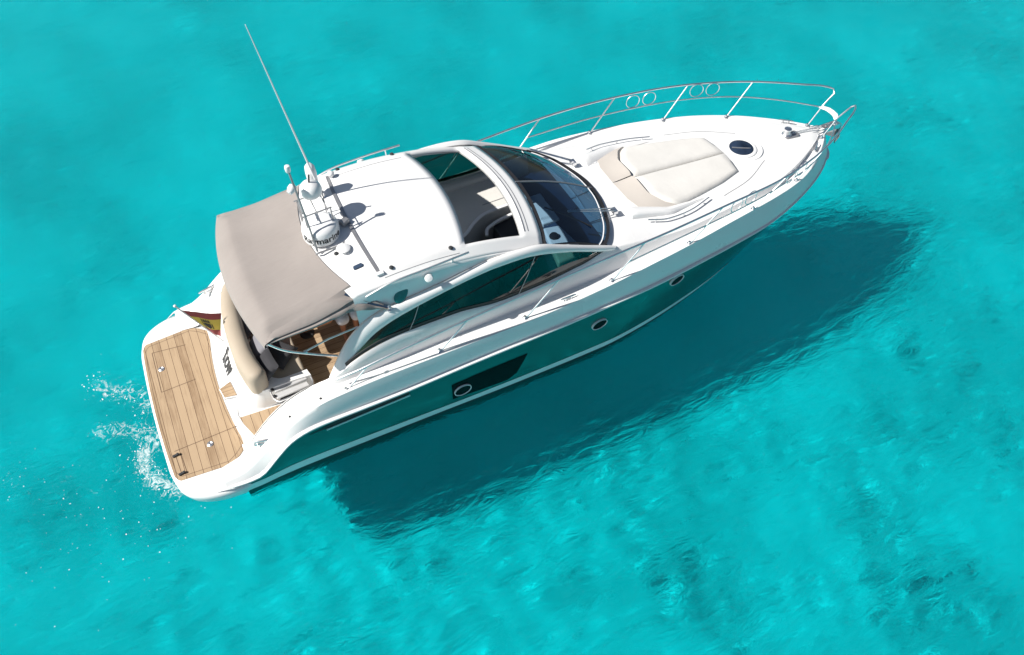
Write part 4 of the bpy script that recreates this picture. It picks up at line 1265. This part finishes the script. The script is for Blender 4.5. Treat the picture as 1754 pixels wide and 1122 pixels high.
# ---- cleats
def cleat(x, y, z, yaw, s=1.0):
    M3 = Matrix.Rotation(yaw, 3, 'Z')
    P = lambda a, b, c: Vector((x, y, z)) + M3 @ Vector((a * s, b * s, c * s))
    mb = MB().tube([P(-0.14, 0, 0.055), P(-0.10, 0, 0.062), P(0, 0, 0.060), P(0.10, 0, 0.062), P(0.14, 0, 0.055)], [0.008 * s, 0.013 * s, 0.015 * s, 0.013 * s, 0.008 * s], 8)
    for a in (-0.05, 0.05):
        mb.tube([P(a, 0, 0), P(a, 0, 0.06)], [0.022 * s, 0.012 * s], 8)
    mb.tube([P(-0.08, 0, 0.004), P(0.08, 0, 0.004)], 0.018 * s, 8)
    mb.build('cleat', 'steel', yacht)
for sg in (1, -1):
    cleat(1.16, sg * 1.52, 0.86, sg * 0.25, 1.15)
    cleat(5.72, sg * 1.575, 1.515, 0.0, 0.9)
    cleat(11.17, sg * 0.40, 1.47, -sg * 0.65, 0.95)
    MB().lathe([(0.045, 0), (0.045, 0.014), (0.03, 0.02), (0.0, 0.02)], (2.97, sg * 1.615, 1.455), n=20).build('fuel_cap', 'steel', deck)
    MB().lathe([(0.016, 0), (0.016, 0.01), (0.0, 0.012)], (2.06, sg * 1.56, 1.385), n=10).build('deck_plug', 'dark', deck)
    MB().lathe([(0.016, 0), (0.016, 0.01), (0.0, 0.012)], (1.62, sg * 1.52, 1.20), n=10).build('deck_plug', 'dark', deck)

# ---- canopy over the cockpit
def can_fwd(y): return (2.60 + 0.27 * (y / 1.15) ** 2, y * 0.98, roof_z(2.60 + 0.25 * y * y, min(abs(y), 1.1)) + 0.015)
rows = []
for t in np.linspace(0, 1, 26):
    row = []
    for u in np.linspace(-1, 1, 41):
        yf, yr, ya = u * 1.08, u * 1.15, u * 1.27
        F = np.array(can_fwd(yf))
        Rg = np.array((1.71 + 0.085 * (yr / 1.2) ** 2, yr, 2.585 - 0.06 * u * u - 0.10 * max(0, abs(u) - 0.9) / 0.1 * 0.6))
        A = np.array((1.465 + 0.17 * (ya / 1.24) ** 2, ya * 0.995, 2.44 - 0.05 * abs(u) ** 3))
        if t < 0.78:
            s_ = t / 0.78
            P = F * (1 - s_) + Rg * s_
            P[2] -= 0.035 * math.sin(math.pi * s_) * (1 - 0.3 * u * u)
        else:
            s_ = (t - 0.78) / 0.22
            P = Rg * (1 - s_) + A * s_
            P[2] += 0.012 * math.sin(math.pi * s_)
        row.append(tuple(P))
    rows.append(row)
mb = MB().grid(rows)
aft = rows[-1]
mb.grid([aft, [(x - 0.012, y, z - 0.05) for x, y, z in aft], [(x + 0.03, y * 0.99, z - 0.07) for x, y, z in aft]])
can = mb.build('canopy', 'taupe', yacht, smooth=60)
for sg in (1, -1):
    e = np.array([r[-1 if sg > 0 else 0] for r in rows])[::-1]            # side edge, aft to forward
    n_ = 40
    edge = lin_path(e, n_)
    edge[:, 1] = np.abs(edge[:, 1])
    ET = smooth_path([(1.67, 1.255, 2.425), (2.0, 1.245, 2.445), (2.3, 1.235, 2.46), (2.6, 1.22, 2.52), (2.82, 1.20, 2.565), (3.06, 1.25, 2.44), (3.24, 1.30, 2.315)], n_)
    EB = smooth_path([(1.665, 1.27, 2.395), (1.92, 1.265, 2.395), (2.21, 1.265, 2.395), (2.51, 1.26, 2.415), (2.74, 1.255, 2.435), (2.95, 1.275, 2.395), (3.23, 1.305, 2.295)], n_)
    sd = lambda P: [(x, sg * abs(y), z) for x, y, z in P]
    k = np.linspace(0, 1, n_)
    puck = np.stack([0 * k, 0.010 * np.sin(k * 34) * np.clip(k * 2 - 0.9, 0, 1), 0.012 * np.sin(k * 41 + 1) * np.clip(k * 2 - 0.9, 0, 1)], 1)
    M1 = ET * 0.72 + EB * 0.28 + np.array((0, -0.012, -0.006))
    M2 = ET * 0.38 + EB * 0.62 + np.array((0, 0.012, 0.004)) + puck
    MB().grid([sd(edge), sd(edge * 0.4 + ET * 0.6 + np.array((0, 0.02, 0.012))), sd(ET + puck)]).build('canopy_skirt', 'taupe', can, smooth=60)
    MB().grid([sd(ET + puck), sd(ET * 0.86 + EB * 0.14 + np.array((0, -0.022, -0.004))), sd(M1)]).build('canopy_piping', 'taupe', can, smooth=60)
    MB().grid([sd(M1), sd(M2), sd(EB + puck * 1.5), sd(EB + np.array((0, -0.05, -0.02)))]).build('canopy_flap', 'taupe', can, smooth=60)
    MB().tube(smooth_path([(2.75, sg * 1.10, 2.62), (3.0, sg * 1.22, 2.45), (3.22, sg * 1.29, 2.33)], 12), 0.018, 8).build('canopy_strap', 'navy', can)
    mb = MB().tube(smooth_path([(1.68, sg * 1.24, 2.38), (1.83, sg * 1.235, 2.17), (2.06, sg * 1.23, 1.97), (2.25, sg * 1.24, 1.84), (2.45, sg * 1.28, 1.75)], 20), 0.015, 8)
    mb.tube([(2.06, sg * 1.23, 1.99), (2.40, sg * 1.22, 2.06), (2.80, sg * 1.23, 2.10)], 0.012, 8)
    mb.lathe([(0.024, -0.02), (0.024, 0.02)], (2.08, sg * 1.23, 1.985), (1, 0, 0), n=10)
    mb.build('canopy_frame', 'steel', can)
    mb = MB().lathe([(0.04, 0), (0.04, 0.02), (0.02, 0.03), (0.02, 0.08), (0.0, 0.085)], (3.22, sg * 1.29, 2.285), (0.1, sg * 0.3, 1), n=12)
    mb.build('canopy_hinge', 'steel', can)

# ---- electronics on the roof
rz0 = lambda x, y: roof_z(x, y)
RC = (2.80, -0.13, rz0(2.8, -0.13) - 0.005)
mb = MB().lathe([(0.235, 0.0), (0.24, 0.02), (0.24, 0.12), (0.232, 0.17), (0.21, 0.205), (0.16, 0.225), (0.0, 0.235)], (RC[0], RC[1], RC[2] + 0.03), n=40)
radar = mb.build('radar_dome', 'lampw', yacht, smooth=40)
MB().lathe([(0.19, -0.02), (0.20, 0.03)], RC, n=32).build('radar_base', 'greyf', radar)
def rad_txt(a, b, c):
    rr_ = 0.2425
    th = -math.pi / 2 - 0.05 + a / rr_ - 0.12
    return (RC[0] + rr_ * math.cos(th), RC[1] + rr_ * math.sin(th), RC[2] + 0.125 + b)
place_text(text_mesh('Raymarine', 0.132, 0.0, 0.003), rad_txt, 'lettering', 'dark', radar)
# tube cradle over the radar, light mast, instrument shelf
mb = MB()
zb = RC[2]
mb.tube(smooth_path([(2.63, -0.42, zb + 0.0), (2.66, -0.44, zb + 0.03), (2.98, -0.42, zb + 0.03), (3.04, -0.36, zb + 0.02)], 20), 0.014, 8)
mast_path = [(2.655, -0.40, zb + 0.02), (2.645, -0.25, zb + 0.40), (2.63, -0.13, zb + 0.72), (2.615, -0.02, zb + 1.02)]
mb.tube(smooth_path(mast_path, 16), 0.013, 8)
mb.tube(smooth_path([(2.66, 0.30, zb - 0.02), (2.66, 0.20, zb + 0.38), (2.64, -0.10, zb + 0.43)], 16), 0.013, 8)
mast = mb.build('light_mast', 'alu', yacht)
MB().lathe([(0.018, 0), (0.032, 0.02), (0.036, 0.07), (0.03, 0.10), (0.0, 0.11)], (2.612, -0.005, zb + 1.02), n=14).build('mast_light', 'lampw', mast)
MB().lathe([(0.0, -0.06), (0.035, -0.055), (0.055, 0.0), (0.05, 0.05), (0.0, 0.08)], (2.60, 0.075, zb + 0.70), (0.6, 0.5, 0.3), n=16).build('loudhailer', 'lampw', mast)
mb = MB()
for y in (-0.16, 0.18):
    mb.tube([(2.60, y, zb + 0.42), (3.00, y + 0.03, zb + 0.42)], 0.010, 6)
for x in (2.66, 2.80, 2.94):
    mb.tube([(x, -0.17, zb + 0.42), (x, 0.20, zb + 0.42)], 0.008, 6)
for x, y in ((2.64, -0.16), (2.98, -0.15), (2.98, 0.2), (2.64, 0.18)):
    mb.tube([(x, y, zb + 0.42), (x, y + (0.03 if y > 0 else -0.03), zb - 0.01)], 0.009, 6)
shelf = mb.build('instrument_shelf', 'alu', mast)
mb = MB().lathe([(0.07, 0.0), (0.10, 0.02), (0.135, 0.06), (0.145, 0.11), (0.13, 0.17), (0.09, 0.215), (0.0, 0.235)], (2.84, 0.16, zb + 0.43), n=28)
sat = mb.build('satellite_dome', 'lampw', yacht, smooth=60)
MB().tube([(2.84, 0.16, zb + 0.65), (2.86, 0.15, zb + 0.78)], 0.012, 6).build('dome_antenna', 'dark', sat)
mb = MB().lathe([(0.06, 0.0), (0.05, 0.04), (0.045, 0.16), (0.085, 0.21), (0.09, 0.42), (0.08, 0.50), (0.045, 0.54), (0.0, 0.55)], (2.97, 0.66, rz0(2.97, 0.66) - 0.01), n=24, sq=(0.8, 1))
mb.build('searchlight', 'lampw', yacht, smooth=50)
mb = MB().lathe([(0.05, 0.0), (0.04, 0.02), (0.03, 0.03), (0.085, 0.05), (0.09, 0.06), (0.06, 0.078), (0.0, 0.085)], (2.96, -0.53, rz0(2.96, -0.53) - 0.01), n=28)
mb.build('gps_dome', 'lampw', yacht, smooth=50)
mb = MB().lathe([(0.03, 0.0), (0.025, 0.03), (0.048, 0.06), (0.05, 0.085), (0.03, 0.105), (0.0, 0.11)], (3.27, 0.93, rz0(3.27, 0.93) - 0.01), n=20)
mb.build('gps_mushroom', 'lampw', yacht, smooth=50)
wb0 = Vector((3.04, 0.56, rz0(3.04, 0.56) - 0.01)); wtp_ = Vector((2.655, 0.60, 5.37))
mb = MB().tube([wb0 + (wtp_ - wb0) * t for t in (0.0, 0.05, 0.06, 0.35, 0.7, 1.0)], [0.024, 0.022, 0.014, 0.012, 0.009, 0.005], 8)
whip = mb.build('whip_antenna', 'lampw', yacht)
MB().lathe([(0.045, 0), (0.045, 0.02), (0.025, 0.04), (0.025, 0.10)], wb0, n=14).build('antenna_mount', 'steel', whip)
MB().box((3.12, -0.12, rz0(3.12, -0.12) + 0.05), (0.12, 0.09, 0.07), 0.5).build('horn_bracket', 'alu', roof, bevel=0.01)

# ================================================================ LOOSE THINGS
# ensign on its raked staff
fl = empty('ensign_flag', (1.12, 0.50, 0.84), 'red and yellow striped flag with crowned emblem on raked stern staff', 'flag')
s0, s1 = Vector((1.12, 0.50, 0.80)), Vector((0.73, 0.50, 1.77))
MB().tube([s0, s1], [0.013, 0.010], 8).lathe([(0.02, 0), (0.02, 0.02), (0.0, 0.035)], s1, (s1 - s0), n=10).build('flagstaff', 'lampw', fl)
mb = MB()
nu, nv = 28, 20
hoist0, hoist1 = s0 + (s1 - s0) * 0.29, s0 + (s1 - s0) * 0.90
flyu, flyl = Vector((1.245, 0.47, 1.41)), Vector((1.115, 0.42, 0.97))
def flag_pt(u, v):
    h = hoist1 * (1 - v) + hoist0 * v
    f = flyu * (1 - v) + flyl * v
    p_ = h * (1 - u) + f * u
    p_ = p_ + Vector((0, 0.02 * math.sin(u * 7.5 + v * 2.0) * u * (1 - 0.6 * u), 0.02 * math.sin(u * 5 + v * 3.5) * u - 0.03 * math.sin(math.pi * u) * (1 - v)))
    return p_
rws = [[flag_pt(i / (nu - 1), j / (nv - 1)) for i in range(nu)] for j in range(nv)]
for j in range(nv - 1):
    v = (j + 0.5) / (nv - 1)
    mb.grid([rws[j], rws[j + 1]], mat=0 if (v < 0.25 or v > 0.75) else 1)
cloth = mb.build('flag_cloth', ['red', 'yellow'], fl, smooth=60)
# small dark crowned shield near the hoist
def on_flag(u, v, side):
    e = 1e-3
    u, v = 0.44 + (u - 0.415) * 1.5, 0.50 + (v - 0.53) * 1.25
    p_ = flag_pt(u, v)
    n_ = (flag_pt(u + e, v) - p_).cross(flag_pt(u, v + e) - p_).normalized()
    return p_ + n_ * 0.004 * side
for side in (1, -1):
    mb = MB()
    def poly(pts): mb.face([on_flag(a, b, side) for a, b in pts])
    poly([(0.33, 0.50), (0.50, 0.50), (0.50, 0.62), (0.415, 0.70), (0.33, 0.62)])
    poly([(0.32, 0.47), (0.51, 0.47), (0.51, 0.44), (0.32, 0.44)])
    for k in range(4):
        a = 0.32 + k * 0.0475
        poly([(a, 0.43), (a + 0.0475, 0.43), (a + 0.024, 0.345)])
    poly([(0.285, 0.50), (0.31, 0.50), (0.31, 0.68), (0.285, 0.68)])
    poly([(0.52, 0.50), (0.545, 0.50), (0.545, 0.68), (0.52, 0.68)])
    mb.build('flag_emblem', 'dark', cloth, smooth=0)

# pillows on the stern settee
def pillow(name, loc, size, yaw, tilt, mat, label):
    mb = MB()
    n = 14
    for side in (1, -1):
        rws = []
        for i in range(n + 1):
            row = []
            for j in range(n + 1):
                a, b = i / n * 2 - 1, j / n * 2 - 1
                pinch = 1 - 0.07 * (1 - abs(a)) - 0.0
                th = (max(0, (1 - a ** 4)) * max(0, (1 - b ** 4))) ** 0.5
                row.append((a * size[0] / 2 * (1 - 0.06 * (1 - b * b)), b * size[1] / 2 * (1 - 0.06 * (1 - a * a)), side * size[2] / 2 * th))
            rws.append(row)
        mb.grid(rws)
    o = mb.build(name, mat, None, smooth=70)
    o.location = loc
    o.rotation_euler = (tilt[0], tilt[1], yaw)
    return tag(o, label, 'pillow', 'loose pillows on the stern seat')
pillow('pillow', (1.53, -0.50, 1.09), (0.46, 0.42, 0.13), 0.12, (0.0, -0.75, 0), 'charcoal', 'charcoal square pillow at the starboard end of stern seat')
pillow('pillow', (1.55, -0.10, 1.10), (0.44, 0.42, 0.13), -0.10, (0.1, -0.95, 0), 'greyf', 'mid grey pillow leaning just inboard of the charcoal one')
pillow('pillow', (1.78, -0.28, 1.02), (0.40, 0.40, 0.13), 0.7, (0.1, -0.1, 0), 'charcoal', 'dark pillow lying flat in front of the grey one')
pillow('pillow', (1.53, 0.42, 1.11), (0.46, 0.44, 0.13), 0.0, (0.0, -1.0, 0), 'greyf', 'grey pillow under the canopy nearest the flag')

# anchor stowed on the bow roller
mb = MB()
mb.tube([(11.72, 0.0, 1.50), (11.98, 0.0, 1.49), (12.10, 0.0, 1.40), (12.12, 0.0, 1.22)], [0.016, 0.022, 0.024, 0.02], 8)
anch = mb.build('anchor', 'steel', None)
tag(anch, 'grey metal anchor stowed at the very tip of the bow', 'anchor')
mb = MB()
for sg in (1, -1):
    mb.face([(12.13, 0, 1.30), (12.06, sg * 0.02, 1.14), (11.90, sg * 0.16, 1.18), (12.0, sg * 0.14, 1.27)])
    mb.face([(12.13, 0, 1.30), (12.0, sg * 0.14, 1.27), (11.90, sg * 0.16, 1.18), (12.05, sg * 0.02, 1.17)])
fluke = mb.build('anchor_fluke', 'alu', None, smooth=0, solid=0.012)
fluke.parent = anch

# ---- person seated under the canopy, knees towards starboard
per = empty('person', (2.92, 0.45, 1.03), 'person in white shorts sitting in the shade at the canopy edge', 'person')
def skin_body(name, nodes, edges, mat, parent, sub=2):
    me = bpy.data.meshes.new(name)
    me.from_pydata([n[:3] for n in nodes], edges, [])
    o = bpy.data.objects.new(name, me)
    COL.objects.link(o)
    o.modifiers.new('skin', 'SKIN')
    md = o.modifiers.new('sub', 'SUBSURF'); md.levels = sub; md.render_levels = sub
    sv = me.skin_vertices[0].data
    for i, n in enumerate(nodes):
        r_ = n[3]
        sv[i].radius = r_ if isinstance(r_, tuple) else (r_, r_)
    sv[0].use_root = True
    dg = bpy.context.evaluated_depsgraph_get()
    m2 = bpy.data.meshes.new_from_object(o.evaluated_get(dg))
    bpy.data.objects.remove(o)
    bpy.data.meshes.remove(me)
    m2.name = name
    m2.materials.clear()
    m2.materials.append(MAT[mat])
    m2.polygons.foreach_set('use_smooth', [True] * len(m2.polygons))
    o = bpy.data.objects.new(name, m2)
    COL.objects.link(o)
    attach(o, parent)
    return o
nd = [(2.90, 0.47, 1.12, 0.145), (2.90, 0.50, 1.30, 0.125), (2.90, 0.48, 1.50, (0.15, 0.11)), (2.90, 0.46, 1.62, 0.075), (2.90, 0.45, 1.70, 0.055),
      (2.90, 0.43, 1.80, 0.085), (2.90, 0.43, 1.90, 0.080)]
ed = [(0, 1), (1, 2), (2, 3), (3, 4), (4, 5), (5, 6)]
for sx in (-1, 1):
    b = len(nd)
    nd += [(2.90 + sx * 0.10, 0.38, 1.12, 0.095), (2.89 + sx * 0.11, -0.04, 1.13, 0.062), (2.885 + sx * 0.11, -0.10, 1.05, 0.057), (2.88 + sx * 0.10, -0.05, 0.88, 0.052), (2.88 + sx * 0.10, -0.01, 0.68, 0.036), (2.88 + sx * 0.11, -0.14, 0.635, 0.030), (2.88 + sx * 0.115, -0.22, 0.627, 0.018)]
    ed += [(0, b)] + [(b + i, b + i + 1) for i in range(6)]
    c = len(nd)
    nd += [(2.90 + sx * 0.19, 0.47, 1.56, 0.055), (2.90 + sx * 0.23, 0.40, 1.30, 0.042), (2.90 + sx * 0.16, 0.16, 1.20, 0.030), (2.90 + sx * 0.14, 0.08, 1.195, 0.026)]
    ed += [(2, c), (c, c + 1), (c + 1, c + 2), (c + 2, c + 3)]
    for k, (dx, ln) in enumerate(((-0.026, 0.075), (-0.009, 0.085), (0.009, 0.082), (0.026, 0.065))):
        q = len(nd)
        nd += [(2.90 + sx * 0.14 + dx, 0.05, 1.200, 0.010), (2.90 + sx * 0.14 + dx * 1.2, 0.05 - ln * 0.6, 1.200, 0.009), (2.90 + sx * 0.14 + dx * 1.2, 0.05 - ln, 1.190, 0.008)]
        ed += [(c + 3, q), (q, q + 1), (q + 1, q + 2)]
    q = len(nd)
    nd += [(2.90 + sx * 0.105, 0.10, 1.195, 0.011), (2.90 + sx * 0.085, 0.06, 1.195, 0.009)]
    ed += [(c + 3, q), (q, q + 1)]
body = skin_body('body', nd, ed, 'skin', per)
skin_body('shirt', [(2.90, 0.47, 1.10, 0.165), (2.90, 0.50, 1.30, 0.148), (2.90, 0.48, 1.50, (0.172, 0.132)), (2.90, 0.46, 1.61, 0.09), (3.10, 0.46, 1.54, 0.075), (3.14, 0.42, 1.40, 0.062), (2.70, 0.46, 1.54, 0.075), (2.66, 0.42, 1.40, 0.062)],
          [(0, 1), (1, 2), (2, 3), (2, 4), (4, 5), (2, 6), (6, 7)], 'white', per)
skin_body('shorts', [(2.90, 0.46, 1.13, 0.165), (3.00, 0.34, 1.13, 0.118), (3.005, -0.10, 1.12, 0.105), (3.005, -0.23, 1.075, 0.115), (2.80, 0.34, 1.13, 0.118), (2.785, -0.10, 1.12, 0.105), (2.785, -0.23, 1.075, 0.115)],
          [(0, 1), (1, 2), (2, 3), (0, 4), (4, 5), (5, 6)], 'white', per)
mb = MB().lathe([(0.0, 0.105), (0.06, 0.095), (0.092, 0.05), (0.098, 0.0), (0.088, -0.05)], (2.90, 0.445, 1.885), (0, 0.25, 1), n=20, sq=(0.95, 1.1))
mb.build('hair', 'hair', per, smooth=60, solid=0.01)
mb = MB()
for sx in (-1, 1):
    mb.lathe([(0.0, 0.0), (0.012, 0.004), (0.0, 0.012)], (2.90 + sx * 0.034, 0.343, 1.85), (0, -1, 0), n=10)
mb.build('eyes', 'dark', per)
mb = MB().tube([(2.90, 0.352, 1.855), (2.90, 0.322, 1.815), (2.90, 0.345, 1.805)], [0.008, 0.016, 0.012], 8)
mb.build('nose', 'skin', per)

# ================================================================ WAKE FOAM AND PAINTED GLINTS
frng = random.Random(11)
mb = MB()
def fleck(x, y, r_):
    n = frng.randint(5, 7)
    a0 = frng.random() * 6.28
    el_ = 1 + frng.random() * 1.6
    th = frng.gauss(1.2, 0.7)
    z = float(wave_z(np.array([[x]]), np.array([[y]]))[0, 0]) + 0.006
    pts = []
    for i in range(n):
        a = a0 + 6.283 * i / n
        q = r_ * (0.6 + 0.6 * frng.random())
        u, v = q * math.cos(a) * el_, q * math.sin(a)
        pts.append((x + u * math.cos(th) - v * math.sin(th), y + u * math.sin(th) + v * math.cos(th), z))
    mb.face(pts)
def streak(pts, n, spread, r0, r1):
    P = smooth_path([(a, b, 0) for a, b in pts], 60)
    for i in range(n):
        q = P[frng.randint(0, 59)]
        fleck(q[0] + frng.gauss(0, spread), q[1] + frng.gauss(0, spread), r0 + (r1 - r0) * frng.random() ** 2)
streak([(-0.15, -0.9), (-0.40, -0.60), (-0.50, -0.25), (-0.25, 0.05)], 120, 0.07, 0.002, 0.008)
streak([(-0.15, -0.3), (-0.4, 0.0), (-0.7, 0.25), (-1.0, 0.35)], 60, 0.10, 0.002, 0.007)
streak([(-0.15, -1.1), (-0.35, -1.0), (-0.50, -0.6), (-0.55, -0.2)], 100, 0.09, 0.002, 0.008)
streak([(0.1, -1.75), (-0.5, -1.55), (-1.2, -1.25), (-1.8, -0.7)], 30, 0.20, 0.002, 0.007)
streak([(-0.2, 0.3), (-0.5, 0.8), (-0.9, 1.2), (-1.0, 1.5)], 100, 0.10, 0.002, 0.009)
streak([(-0.2, -0.8), (-0.9, -0.6), (-1.8, -0.2), (-2.6, 0.6)], 50, 0.35, 0.002, 0.007)  # sparse far flecks, here and below, double as painted sun glints
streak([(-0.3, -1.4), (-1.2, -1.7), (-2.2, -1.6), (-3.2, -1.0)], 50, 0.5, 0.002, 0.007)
# thin lacy foam sheet lying on the waves; its density is a property of the foam itself
fx, fy = np.arange(-3.4, 0.6, 0.04), np.arange(-2.6, 2.2, 0.04)
FX, FY = np.meshgrid(fx, fy)
FZ = wave_z(FX, FY) + 0.012
def near(pts, w):
    P = smooth_path([(a, b, 0) for a, b in pts], 40)[:, :2]
    d = np.min(np.hypot(FX[..., None] - P[:, 0], FY[..., None] - P[:, 1]), -1)
    return np.exp(-(d / w) ** 2)
dens = np.maximum.reduce([
    0.72 * near([(-0.10, -1.15), (-0.38, -0.85), (-0.46, -0.45), (-0.20, -0.10)], 0.20),
    0.55 * near([(-0.12, -0.25), (-0.40, 0.05), (-0.70, 0.25), (-0.95, 0.30)], 0.24),
    0.55 * near([(-0.15, 0.4), (-0.45, 0.85), (-0.8, 1.15)], 0.25),
    0.22 * near([(0.20, -1.75), (-0.4, -1.60), (-1.0, -1.30), (-1.5, -0.8)], 0.22),
    0.26 * near([(-0.3, -0.8), (-1.2, -0.5), (-2.2, 0.0), (-2.9, 0.7)], 0.45),
    0.16 * near([(-0.3, -1.5), (-1.3, -1.75), (-2.4, -1.5), (-3.0, -1.0)], 0.30)])
nx_, ny_ = len(fx), len(fy)
idx = np.arange(nx_ * ny_).reshape(ny_, nx_)
b0_ = len(mb.v)
mb.v += np.stack([FX, FY, FZ], -1).reshape(-1, 3).tolist()
qd = np.stack([idx[:-1, :-1], idx[:-1, 1:], idx[1:, 1:], idx[1:, :-1]], -1).reshape(-1, 4)
dk = dens.ravel()
keep = dk[qd].max(1) > 0.05
mb.f += (qd[keep] + b0_).tolist()
mb.m += [1] * int(keep.sum())
foam = mb.build('wake_foam_and_glints', ['foam', 'lace'], None, smooth=0)
at = foam.data.attributes.new('foam_density', 'FLOAT', 'POINT')
cov = np.zeros(len(foam.data.vertices) * 3, np.float32)
foam.data.vertices.foreach_get('co', cov)
cov = cov.reshape(-1, 3)
ii = np.clip(np.round((cov[:, 1] - fy[0]) / 0.04).astype(int), 0, ny_ - 1)
jj = np.clip(np.round((cov[:, 0] - fx[0]) / 0.04).astype(int), 0, nx_ - 1)
at.data.foreach_set('value', dens[ii, jj].astype(np.float32))
foam['kind'] = 'stuff'
